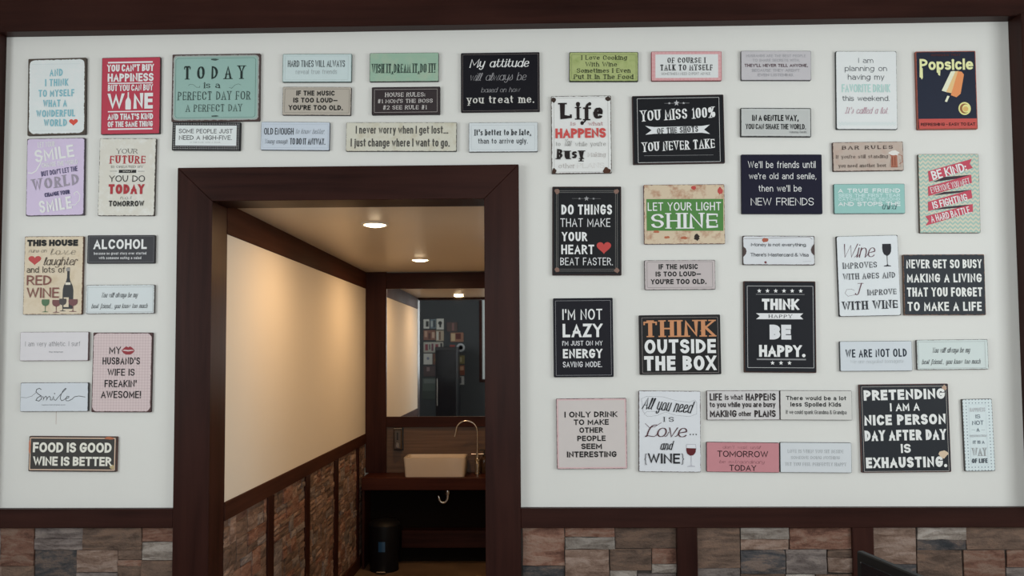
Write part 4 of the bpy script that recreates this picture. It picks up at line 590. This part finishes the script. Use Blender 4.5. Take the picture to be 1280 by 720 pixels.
# ================================================================ PRINT: a stroke typeface drawn in mesh
# glyph: (advance width, strokes).  vertex "x,y" sharp, "x,y*" rounded; a stroke ending with "z" is closed; "." dot
GL = {
'A': (.62, '0,0 .31,1 .62,0|.1,.33 .52,.33'), 'B': (.52, '0,0 0,1 .5,1* .5,.53* 0,.53|0,.53 .52,.53* .52,0* 0,0'),
'C': (.6, '.6,.7 .6,1* 0,1* 0,0* .6,0* .6,.3'), 'D': (.58, '0,0 0,1 .58,1* .58,0* 0,0 z'), 'E': (.46, '.46,1 0,1 0,0 .46,0|0,.52 .42,.52'),
'F': (.44, '.44,1 0,1 0,0|0,.5 .39,.5'), 'G': (.62, '.62,.72 .62,1* 0,1* 0,0* .62,0* .62,.45 .36,.45'), 'H': (.58, '0,0 0,1|.58,0 .58,1|0,.5 .58,.5'),
'I': (0, '0,0 0,1'), 'J': (.4, '.4,1 .4,0* 0,0* 0,.3'), 'K': (.55, '0,0 0,1|.53,1 0,.38|.17,.56 .55,0'), 'L': (.44, '0,1 0,0 .44,0'),
'M': (.74, '0,0 0,1 .37,.25 .74,1 .74,0'), 'N': (.58, '0,0 0,1 .58,0 .58,1'), 'O': (.68, '0,.5 0,1* .68,1* .68,0* 0,0* z'),
'P': (.5, '0,0 0,1 .5,1* .5,.44* 0,.44'), 'Q': (.68, '0,.5 0,1* .68,1* .68,0* 0,0* z|.4,.25 .68,-.05'), 'R': (.54, '0,0 0,1 .5,1* .5,.47* 0,.47|.26,.47 .54,0'),
'S': (.52, '.52,.74 .52,1* 0,1* 0,.53* .52,.5* .52,0* 0,0* 0,.26'), 'T': (.56, '0,1 .56,1|.28,0 .28,1'), 'U': (.58, '0,1 0,0* .58,0* .58,1'),
'V': (.6, '0,1 .3,0 .6,1'), 'W': (.9, '0,1 .225,0 .45,.92 .675,0 .9,1'), 'X': (.56, '0,0 .56,1|0,1 .56,0'), 'Y': (.58, '0,1 .29,.46 .58,1|.29,.46 .29,0'),
'Z': (.52, '0,1 .52,1 0,0 .52,0'),
'a': (.42, '.03,.58 .03,.7* .42,.7* .42,0|.42,.42 0,.42* 0,0* .42,0* .42,.2'), 'b': (.44, '0,1 0,0|0,.35 0,.7* .44,.7* .44,0* 0,0* z'),
'c': (.4, '.4,.5 .4,.7* 0,.7* 0,0* .4,0* .4,.2'), 'd': (.44, '.44,1 .44,0|0,.35 0,.7* .44,.7* .44,0* 0,0* z'), 'e': (.44, '0,.37 .44,.37 .44,.7* 0,.7* 0,0* .43,0* .43,.16'),
'f': (.26, '.27,1 .09,1* .09,0|0,.7 .24,.7'), 'g': (.44, '0,.35 0,.7* .44,.7* .44,0* 0,0* z|.44,.7 .44,-.3* 0,-.3* 0,-.18'), 'h': (.4, '0,0 0,1|0,.4 0,.7* .4,.7* .4,0'),
'i': (0, '0,0 0,.7|.0,.93'), 'j': (.1, '.1,.7 .1,-.3* -.06,-.3|.1,.93'), 'k': (.38, '0,0 0,1|.36,.7 0,.28|.12,.4 .38,0'), 'l': (0, '0,0 0,1'),
'm': (.66, '0,0 0,.7|0,.4 0,.7* .33,.7* .33,0|.33,.4 .33,.7* .66,.7* .66,0'), 'n': (.4, '0,0 0,.7|0,.4 0,.7* .4,.7* .4,0'), 'o': (.44, '0,.35 0,.7* .44,.7* .44,0* 0,0* z'),
'p': (.44, '0,.7 0,-.3|0,.35 0,.7* .44,.7* .44,0* 0,0* z'), 'q': (.44, '.44,.7 .44,-.3|0,.35 0,.7* .44,.7* .44,0* 0,0* z'), 'r': (.24, '0,0 0,.7|0,.36 0,.7* .25,.7'),
's': (.36, '.36,.54 .36,.7* 0,.7* 0,.37* .36,.36* .36,0* 0,0* 0,.15'), 't': (.26, '.09,.94 .09,0* .26,0|0,.7 .25,.7'), 'u': (.4, '0,.7 0,0* .4,0* .4,.3|.4,.7 .4,0'),
'v': (.4, '0,.7 .2,0 .4,.7'), 'w': (.6, '0,.7 .15,0 .3,.65 .45,0 .6,.7'), 'x': (.4, '0,0 .4,.7|0,.7 .4,0'), 'y': (.4, '0,.7 .2,0|.4,.7 .12,-.3'), 'z': (.36, '0,.7 .36,.7 0,0 .36,0'),
'0': (.5, '0,.5 0,1* .5,1* .5,0* 0,0* z'), '1': (.16, '0,.82 .16,1 .16,0'), '2': (.5, '0,.72 0,1* .5,1* .5,.5* 0,0 .5,0'), "'": (0, '0,.74 0,1'),
'.': (0, '.0,.0'), ',': (.04, '.04,.06 0,-.14'), '!': (0, '0,.3 0,1|.0,.0'), '-': (.26, '0,.42 .26,.42'), '—': (.7, '0,.42 .7,.42'), ':': (0, '.0,.12|.0,.55'),
'&': (.6, '.6,0 .1,.7* .1,1* .42,1* .42,.7* 0,.4* 0,0* .45,0* .58,.42'), '#': (.54, '.1,0 .2,1|.34,0 .44,1|0,.33 .5,.33|.04,.66 .54,.66'),
'%': (.8, '0,.75 0,1* .28,1* .28,.52* 0,.52* z|.52,.25 .52,.48* .8,.48* .8,0* .52,0* z|.66,1 .14,0'), '{': (.2, '.2,1 .1,1* .1,.5* 0,.5|0,.5 .1,.5* .1,0* .2,0'), '}': (.2, '0,1 .1,1* .1,.5* .2,.5|.2,.5 .1,.5* .1,0* 0,0'),
}
SCR = {'a': (.44, '0,.35 0,.7* .44,.7* .44,0* 0,0* z|.44,.7 .44,0'), 'f': (.3, '.34,.86 .3,1* .12,1* .1,-.3* -.06,-.3|0,.62 .26,.62'),
       'e': (.4, '0,.3 .4,.42 .4,.7* 0,.7* 0,0* .42,0* .42,.16'), 'r': (.28, '0,0 0,.6 .08,.74 .28,.66 .28,.52'), 's': (.3, '0,.1 .2,.74 .32,.4* .32,0* 0,0'),
       'l': (.1, '0,.2 .02,1* .14,1* .14,.8* 0,.2* 0,0* .14,0'), 'y': (.42, '0,.7 0,.05* .38,.05* .42,.7|.42,.7 .38,-.3* .05,-.3* .05,-.1'), 'L': (.5, '.5,.95 .3,1* .12,.6* .1,.0* 0,0* .1,.08 .5,0'),
       'I': (.3, '0,1 .3,1|.2,1 .15,0* 0,0* -.04,.15'), 'd': (.44, '.48,1.0 .44,0|0,.35 0,.7* .44,.7* .44,0* 0,0* z')}
_parsed = {}
def glyph(ch, style):
    k = (ch, style == 'c')
    if k not in _parsed:
        adv, s = (SCR.get(ch) if style == 'c' and ch in SCR else None) or GL.get(ch) or GL['-']
        st = []
        for seg in s.split('|'):
            tk = seg.split(); closed = tk[-1] == 'z'
            if closed: tk = tk[:-1]
            st.append(([(*map(float, t.rstrip('*').split(',')), t.endswith('*')) for t in tk], closed))
        _parsed[k] = (adv, st)
    return _parsed[k]

def round_path(pts, closed, rmax):
    """pts [(x,y,rounded)] in mm -> smooth polyline"""
    if len(pts) == 1: return [pts[0][:2]]
    n = len(pts); out = []
    def seg(i, j):
        a, b = pts[i], pts[j]; L = math.hypot(b[0] - a[0], b[1] - a[1])
        return L * .5 if (pts[i][2] and pts[j][2]) else L
    for i, (x, y, r) in enumerate(pts):
        if not r or (not closed and i in (0, n - 1)): out.append((x, y)); continue
        p, q = (i - 1) % n, (i + 1) % n
        d1, d2 = seg(p, i), seg(i, q)
        d1, d2 = min(d1, 1.8 * d2, rmax), min(d2, 1.8 * d1, rmax)
        P, Q = pts[p], pts[q]
        L1 = math.hypot(P[0] - x, P[1] - y) or 1; L2 = math.hypot(Q[0] - x, Q[1] - y) or 1
        a = (x + (P[0] - x) * d1 / L1, y + (P[1] - y) * d1 / L1); b = (x + (Q[0] - x) * d2 / L2, y + (Q[1] - y) * d2 / L2)
        N = 5
        for k in range(N + 1):
            t = k / N; c1 = (a[0] + (x - a[0]) * .56, a[1] + (y - a[1]) * .56); c2 = (b[0] + (x - b[0]) * .56, b[1] + (y - b[1]) * .56)
            m = (1 - t); o = tuple(m**3 * a[i_] + 3 * m * m * t * c1[i_] + 3 * m * t * t * c2[i_] + t**3 * b[i_] for i_ in (0, 1))
            if not out or math.hypot(out[-1][0] - o[0], out[-1][1] - o[1]) > 1e-4: out.append(o)
    return out

class Ink:
    """collects flat print of one colour: (x, z) in mm"""
    def __init__(s): s.v = []; s.f = []; s.k = []; s.n = 0
    def lift(s):
        s.n += 1; s.k += [s.n % 25] * (len(s.v) - len(s.k))
    def poly(s, pts):
        b = len(s.v); s.v += pts; s.f.append(tuple(range(b, b + len(pts)))); s.lift()
    def stroke(s, path, w, closed=False, widths=None, cap=True):
        if len(path) == 1:
            x, y = path[0]; r = w * .62; s.poly([(x + r * math.cos(a), y + r * math.sin(a)) for a in [2 * PI * k / 10 for k in range(10)]]); return
        p = list(path)
        q_ = [p[0]]
        for a_ in p[1:]:
            if math.hypot(a_[0] - q_[-1][0], a_[1] - q_[-1][1]) > .04: q_.append(a_)
        p = q_
        if closed and math.hypot(p[0][0] - p[-1][0], p[0][1] - p[-1][1]) < .04: p = p[:-1]
        if len(p) < 2: return
        ylo = min(a_[1] for a_ in p) - w / 2; yhi = max(a_[1] for a_ in p) + w / 2
        n = len(p); L = []; Rr = []
        if not closed and cap:
            for i, j in ((0, 1), (n - 1, n - 2)):
                dx, dy = p[i][0] - p[j][0], p[i][1] - p[j][1]; l = math.hypot(dx, dy) or 1
                ext = p[i][1] - ylo < w * .55 or yhi - p[i][1] < w * .55
                e = w / 2 if (abs(dy) < .05 * l or (ext and abs(dx) < .05 * l)) else w * .75 if (ext and abs(dy) > .3 * l) else 0
                p[i] = (p[i][0] + dx / l * e, p[i][1] + dy / l * e)
        for i in range(n):
            a = p[i - 1] if (closed or i > 0) else None; b = p[(i + 1) % n] if (closed or i < n - 1) else None
            def nd(u, v):
                dx, dy = v[0] - u[0], v[1] - u[1]; l = math.hypot(dx, dy) or 1; return dx / l, dy / l
            d1 = nd(a, p[i]) if a else nd(p[i], b); d2 = nd(p[i], b) if b else d1
            nx, ny = -(d1[1] + d2[1]), d1[0] + d2[0]; l = math.hypot(nx, ny)
            if l < 1e-3: nx, ny, l = -d1[1], d1[0], 1
            nx /= l; ny /= l
            c = max(.45, nx * -d1[1] + ny * d1[0]); ww = widths(d1, d2) if widths else w
            h = ww / 2 / c
            L.append((p[i][0] + nx * h, p[i][1] + ny * h)); Rr.append((p[i][0] - nx * h, p[i][1] - ny * h))
        if cap: L = [(a_, min(yhi, max(ylo, b_))) for a_, b_ in L]; Rr = [(a_, min(yhi, max(ylo, b_))) for a_, b_ in Rr]
        m = n if closed else n - 1
        for i in range(m):
            j = (i + 1) % n; b_ = len(s.v); s.v += [L[i], Rr[i], Rr[j], L[j]]; s.f.append((b_, b_ + 1, b_ + 2, b_ + 3)); s.lift()

def lay_text(I, style, wt, x0, x1, y0, y1, rot, text):
    if style == 'c': wt *= .8
    H = y1 - y0; w = wt * H; W = x1 - x0
    contrast = style in 'sSc'
    thin = w * (.45 if style == 's' else .38 if style == 'S' else .45)
    serif = style in 'sS'
    gap = {'n': .12, 'i': .07, 's': .17, 'S': .18, 'c': .10}[style] * H
    sp = .26 if style == 'i' else .34
    slant = .26 if style == 'c' else 0
    gl = [None if c == ' ' else glyph(c, style) for c in text]
    N = sum(1 for g in gl if g); ng = len(text) - 1; A = sum(g[0] for g in gl if g)
    nspace = text.count(' ')
    def solve(gp): return (W - N * w - ng * gp - slant * H * .7) / (max(.01, A + nspace * sp) * H)
    sx = solve(gap)
    for k_ in range(6):
        if sx < .52:
            if gap > .08 * H and gap > w * .45: gap *= .84
            else: w *= .94; thin *= .96
            sx = solve(gap)
    if sx > 1.6: gap += (sx - 1.5) * (A + nspace * sp) * H / max(1, ng); sx = 1.5
    if sx < .2: w *= .7; thin *= .7; sx = max(.12, solve(gap))
    rmax = (.30 * H + w * .3) if style == 'i' else 1e9
    cx, cy = (x0 + x1) / 2, (y0 + y1) / 2; ca, sa = math.cos(math.radians(rot)), math.sin(math.radians(rot))
    start = len(I.v)
    if A == 0 and N == 1: x0 = (x0 + x1) / 2 - w / 2
    def wf(d1, d2):
        dx, dy = d1[0] + d2[0], d1[1] + d2[1]; l = math.hypot(dx, dy) or 1; dx /= l; dy /= l
        k = abs(dy)
        if dx * dy > .12 and style != 'c': k *= .55
        return thin + (w - thin) * min(1, k * 1.05)
    pen = x0; ih = H - w; prev_end = None
    for c, g in zip(text, gl):
        if g is None: pen += sp * H * sx + gap; prev_end = None; continue
        adv, strokes = g
        ox = pen + w / 2
        for pts, closed in strokes:
            q = [(ox + x * H * sx, y0 + w / 2 + y * ih, r) for x, y, r in pts]
            path = round_path(q, closed, rmax)
            I.stroke(path, w, closed, wf if contrast and len(path) > 1 else None)
            if serif and not closed and len(path) > 1:
                for i, j in ((0, 1), (-1, -2)):
                    dx, dy = path[i][0] - path[j][0], path[i][1] - path[j][1]
                    ycap = (path[i][1] - y0 - w / 2) / ih
                    if abs(dy) > abs(dx) * .7 and (ycap < .02 or abs(ycap - 1) < .02 or abs(ycap - .7) < .02 or abs(ycap + .3) < .02):
                        hw = w * .62 + .075 * H; sy = path[i][1] + (w / 2 if dy > 0 else -w / 2) * .98; th = max(thin * .8, .05 * H)
                        s_ = -1 if dy > 0 else 1
                        X = path[i][0]; I.poly([(X - hw, sy), (X + hw, sy), (X + hw, sy + s_ * th), (X - hw, sy + s_ * th)])
                    elif abs(dx) > abs(dy) * 3 and c in 'TEFLCSZGz' and style in 'sS':
                        X = path[i][0] + (w / 2 if dx > 0 else -w / 2) * .98; s_ = -1 if dx > 0 else 1; th = max(thin, .05 * H)
                        up = ycap < .3; yy = path[i][1]; hv = .16 * H
                        I.poly([(X, yy - (thin / 2 if up else hv)), (X + s_ * th, yy - (thin / 2 if up else hv)), (X + s_ * th, yy + (hv if up else thin / 2)), (X, yy + (hv if up else thin / 2))])
        if style == 'c' and prev_end is not None and c.islower():
            I.stroke([(prev_end, y0 + w * .6), ((prev_end + ox) / 2 + .02 * H, y0 + .12 * H), (ox, y0 + .38 * H)], w * .55)
        prev_end = ox + adv * H * sx if c.isalpha() else None
        pen += adv * H * sx + w + gap
    for i in range(start, len(I.v)):
        x, y = I.v[i]
        x += (y - y0) * slant - 0
        dx, dy = x - cx, y - cy
        I.v[i] = (cx + dx * ca - dy * sa, cy + dx * sa + dy * ca)

def circle(cx, cy, rx, ry, n=20): return [(cx + rx * math.cos(2 * PI * k / n), cy + ry * math.sin(2 * PI * k / n)) for k in range(n)]
def shape(kind, x0, y0, x1, y1):
    w, h = x1 - x0, y1 - y0
    def P(L): return [(x0 + a * w, y0 + b * h) for a, b in L]
    if kind == 'heart':
        o = []
        for k in range(28):
            t = 2 * PI * k / 28; o.append((.5 + 16 * math.sin(t)**3 / 32, .62 + (13 * math.cos(t) - 5 * math.cos(2 * t) - 2 * math.cos(3 * t) - math.cos(4 * t)) / 30.5))
        return [P(o)]
    if kind == 'dot': return [circle((x0 + x1) / 2, (y0 + y1) / 2, w / 2, h / 2)]
    if kind == 'star': return [[((x0 + x1) / 2 + (w / 2 if k % 2 == 0 else w * .22) * math.sin(k * PI / 5), (y0 + y1) / 2 + (h / 2 if k % 2 == 0 else h * .22) * math.cos(k * PI / 5)) for k in range(10)]]
    if kind == 'bottle': return [P([(.08, 0), (.92, 0), (1, .03), (1, .45), (.93, .55), (.68, .68), (.62, .76), (.62, 1), (.38, 1), (.38, .76), (.32, .68), (.07, .55), (0, .45), (0, .03)])]
    if kind == 'glass':
        bowl = [(.03, 1), (0, .82), (.04, .66), (.18, .54), (.40, .48), (.46, .46), (.47, .1), (.40, .06), (.12, .03), (.1, 0), (.9, 0), (.88, .03), (.60, .06), (.53, .1), (.54, .46), (.60, .48), (.82, .54), (.96, .66), (1, .82), (.97, 1)]
        return [P(bowl)]
    if kind == 'lips':
        up = [(0, .5), (.2, .82), (.36, .98), (.5, .86), (.64, .98), (.8, .82), (1, .5), (.75, .60), (.5, .56), (.25, .60)]
        lo = [(0, .5), (.25, .46), (.5, .40), (.75, .46), (1, .5), (.84, .2), (.66, .04), (.34, .04), (.16, .2)]
        return [P(up), P(lo)]
    if kind == 'mug': return [P([(.12, 0), (.85, 0), (.82, .68), (.7, .98), (.45, .9), (.2, 1), (.02, .8), (.15, .66)])]
    if kind == 'blob':
        r = random.Random(int(abs(x0 * 7 + y0 * 3)))
        return [[((x0 + x1) / 2 + w / 2 * r.uniform(.6, 1.05) * math.cos(2 * PI * k / 14), (y0 + y1) / 2 + h / 2 * r.uniform(.6, 1.05) * math.sin(2 * PI * k / 14)) for k in range(14)]]
    return []

def face_mat(face, edge, w, h, margin, rad, wear, opt):
    m = new_mat('tin_sign_paint', ink(face), .5, spec=.14); t = NT(m)
    tc = t.n('ShaderNodeTexCoord'); v = tc.outputs['Object']
    sep = t.n('ShaderNodeSeparateXYZ'); t.l(v, sep.inputs[0]); x, z = sep.outputs[0], sep.outputs[2]
    def sdf(mg, rd):
        rd = min(rd, .45 * min(w, h)); qx = t.math('SUBTRACT', t.math('ABSOLUTE', x), w / 2 - mg - rd); qz = t.math('SUBTRACT', t.math('ABSOLUTE', z), h / 2 - mg - rd)
        mx, mz = t.math('MAXIMUM', qx, 0.0), t.math('MAXIMUM', qz, 0.0)
        ln = t.math('SQRT', t.math('ADD', t.math('MULTIPLY', mx, mx), t.math('MULTIPLY', mz, mz)))
        return t.math('SUBTRACT', t.math('ADD', ln, t.math('MINIMUM', t.math('MAXIMUM', qx, qz), 0.0)), rd)
    off = random.uniform(0, 50)
    mp = t.n('ShaderNodeMapping'); mp.inputs['Location'].default_value = (off, off * .7, 0); t.l(v, mp.inputs['Vector']); vv = mp.outputs[0]
    col = ink(face)
    n_soft = t.noise(vv, 14, 4)
    c = t.mix(t.math('MULTIPLY', n_soft, .35), col, tuple(q * .86 for q in col[:3]) + (1,))
    if 'blotch' in opt:
        hx, amt = opt['blotch']; nb = t.noise(vv, 24, 5, .65)
        f = t.math('MULTIPLY', t.math('MULTIPLY', t.math('SUBTRACT', nb, .48), 7.0), amt); f = t.math('MINIMUM', t.math('MAXIMUM', f, 0.0), min(1.0, amt * 1.8))
        c = t.mix(f, c, ink(hx))
    if 'gingham' in opt:
        gx = t.math('GREATER_THAN', t.math('SINE', t.math('MULTIPLY', x, 2 * PI / .0118)), 0.0); gz = t.math('GREATER_THAN', t.math('SINE', t.math('MULTIPLY', z, 2 * PI / .0118)), 0.0)
        c = t.mix(t.math('MULTIPLY', t.math('ADD', gx, gz), .24), c, ink(opt['gingham'][0]))
    if 'check' in opt:
        g = t.math('MULTIPLY', t.math('SINE', t.math('MULTIPLY', t.math('ADD', x, z), 2 * PI / .0085)), t.math('SINE', t.math('MULTIPLY', t.math('SUBTRACT', x, z), 2 * PI / .0085)))
        c = t.mix(t.math('MULTIPLY', t.math('GREATER_THAN', g, 0.12), .75), c, ink(opt['check'][0]))
    if 'dots' in opt:
        g = t.math('MULTIPLY', t.math('SINE', t.math('MULTIPLY', t.math('ADD', x, z), 2 * PI / .0150)), t.math('SINE', t.math('MULTIPLY', t.math('SUBTRACT', x, z), 2 * PI / .0150)))
        c = t.mix(t.math('GREATER_THAN', g, .62), c, ink(opt['dots'][0]))
    if 'sdots' in opt:
        g = t.math('MULTIPLY', t.math('SINE', t.math('MULTIPLY', t.math('ADD', x, z), 2 * PI / .026)), t.math('SINE', t.math('MULTIPLY', t.math('SUBTRACT', x, z), 2 * PI / .026)))
        rim = t.math('GREATER_THAN', sdf(.019, .002), 0.0)
        c = t.mix(t.math('MULTIPLY', rim, t.math('GREATER_THAN', g, .72)), c, ink(opt['sdots'][0]))
    if 'chev' in opt:
        tri = t.math('PINGPONG', x, .0105); s_ = t.math('SINE', t.math('MULTIPLY', t.math('ADD', z, tri), 2 * PI / .0175))
        c = t.mix(t.math('MULTIPLY', t.math('GREATER_THAN', s_, .1), .85), c, ink(opt['chev'][0]))
    if 'ring' in opt:
        hx, wd_ = opt['ring']; d = t.math('ADD', sdf(wd_ / 1000, rad / 1000 * .8), t.math('MULTIPLY', t.math('SUBTRACT', t.noise(vv, 60, 2), .5), .004))
        f = t.math('MINIMUM', t.math('MAXIMUM', t.math('MULTIPLY', d, 350.0), 0.0), 1.0); c = t.mix(f, c, ink(hx))
    nz = t.math('MULTIPLY', t.math('SUBTRACT', t.noise(vv, 75, 4, .7), .5), wear * .0045)
    d = t.math('ADD', sdf(max(margin * 1.25, 2.1) / 1000, rad / 1000), nz)
    f = t.math('MINIMUM', t.math('MAXIMUM', t.math('MULTIPLY', d, 900.0), 0.0), 1.0)
    c = t.mix(f, c, ink(edge)); t.l(c, t.b.inputs['Base Color'])
    return m
def plate(w, h, th, r=.004):
    bm = bmesh.new(); b = .0016
    def ring(ins, y):
        o = []; rr_ = max(.0006, r - ins)
        for sx, sz, a0 in ((1, 1, 0), (-1, 1, PI / 2), (-1, -1, PI), (1, -1, 1.5 * PI)):
            for k in range(4):
                a = a0 + PI / 2 * k / 3; o.append(bm.verts.new((sx * (w / 2 - ins - rr_) + rr_ * math.cos(a), y, sz * (h / 2 - ins - rr_) + rr_ * math.sin(a))))
        return o
    rs = [ring(0, 0), ring(0, -th + b), ring(b * .35, -th + b * .35), ring(b * 1.2, -th)]
    for A, B in zip(rs, rs[1:]):
        n = len(A)
        for k in range(n): bm.faces.new((A[k], A[(k + 1) % n], B[(k + 1) % n], B[k]))
    bm.faces.new(rs[-1]); bm.faces.new(rs[0][::-1])
    return bm
TH = .012
for (cx, cz, w, h, rot, face, edge, mg, rad, wear, opt, label, items) in SIGNS:
    t = empty('tin_sign', (cx, 0, cz), (0, -math.radians(rot), 0), label=label, cat='sign', group='printed tin signs on the cream wall')
    bm = plate(w, h, TH); pm = from_bm('plate', bm, face_mat(face, edge, w, h, mg, rad, wear, opt), t)
    em = new_mat('sign_rim', ink(edge, .8), .55); pm.data.materials.append(em)
    for f in pm.data.polygons:
        if f.normal.y > -.5: f.material_index = 1
    layers = []          # consecutive items of one colour and one kind share a mesh
    for it in items:
        kind = it[0]; col = it[2] if kind == 'g' else it[1]
        nm = {'t': 'lettering', 'r': 'printed_band', 'f': 'border_line', 'p': 'printed_shape', 'l': 'printed_line'}.get(kind) or \
             {'heart': 'heart', 'dot': 'dot', 'star': 'star', 'bottle': 'bottle_picture', 'glass': 'glass_picture', 'lips': 'lips', 'mug': 'mug_picture', 'blob': 'rust_patch'}[it[1]]
        L = (layers[-1] if layers and layers[-1][:2] == [nm, col] and nm in ('printed_line', 'printed_band') else None)
        if L is None: L = [nm, col, Ink()]; layers.append(L)
        I = L[2]
        if kind == 't': lay_text(I, *it[2:])
        elif kind == 'r': I.poly([(it[2], it[3]), (it[4], it[3]), (it[4], it[5]), (it[2], it[5])])
        elif kind == 'p': I.poly(list(it[2]))
        elif kind == 'l': I.stroke(list(it[3]), it[2], cap=False)
        elif kind == 'f':
            _, _, lw, a, b, c_, d_, rd = it
            I.stroke(round_path([(a, b, True), (c_, b, True), (c_, d_, True), (a, d_, True)], True, max(.5, rd)), lw, True)
        elif kind == 'g':
            for pl in shape(it[1], *it[3:]): I.poly(pl)
    # print order: bands and pictures first, lettering last
    layers.sort(key=lambda l: 0 if l[0] == 'border_line' else 1 if l[0] != 'lettering' else 2)
    for i, (nm, col, I) in enumerate(layers):
        y = -TH - .0004 - .00016 * min(i, 14)
        me = D.meshes.new(nm); me.from_pydata([(x / 1000, y - .000006 * k, z / 1000) for (x, z), k in zip(I.v, I.k)], [], I.f); me.update()
        bmx = bmesh.new(); bmx.from_mesh(me); bmesh.ops.triangulate(bmx, faces=[f for f in bmx.faces if len(f.verts) > 4])
        for f in bmx.faces:
            f.normal_update()
            if f.normal.y > 0: f.normal_flip()
        bmx.to_mesh(me); bmx.free()
        link_mesh(nm, me, ink_mat(col), t)
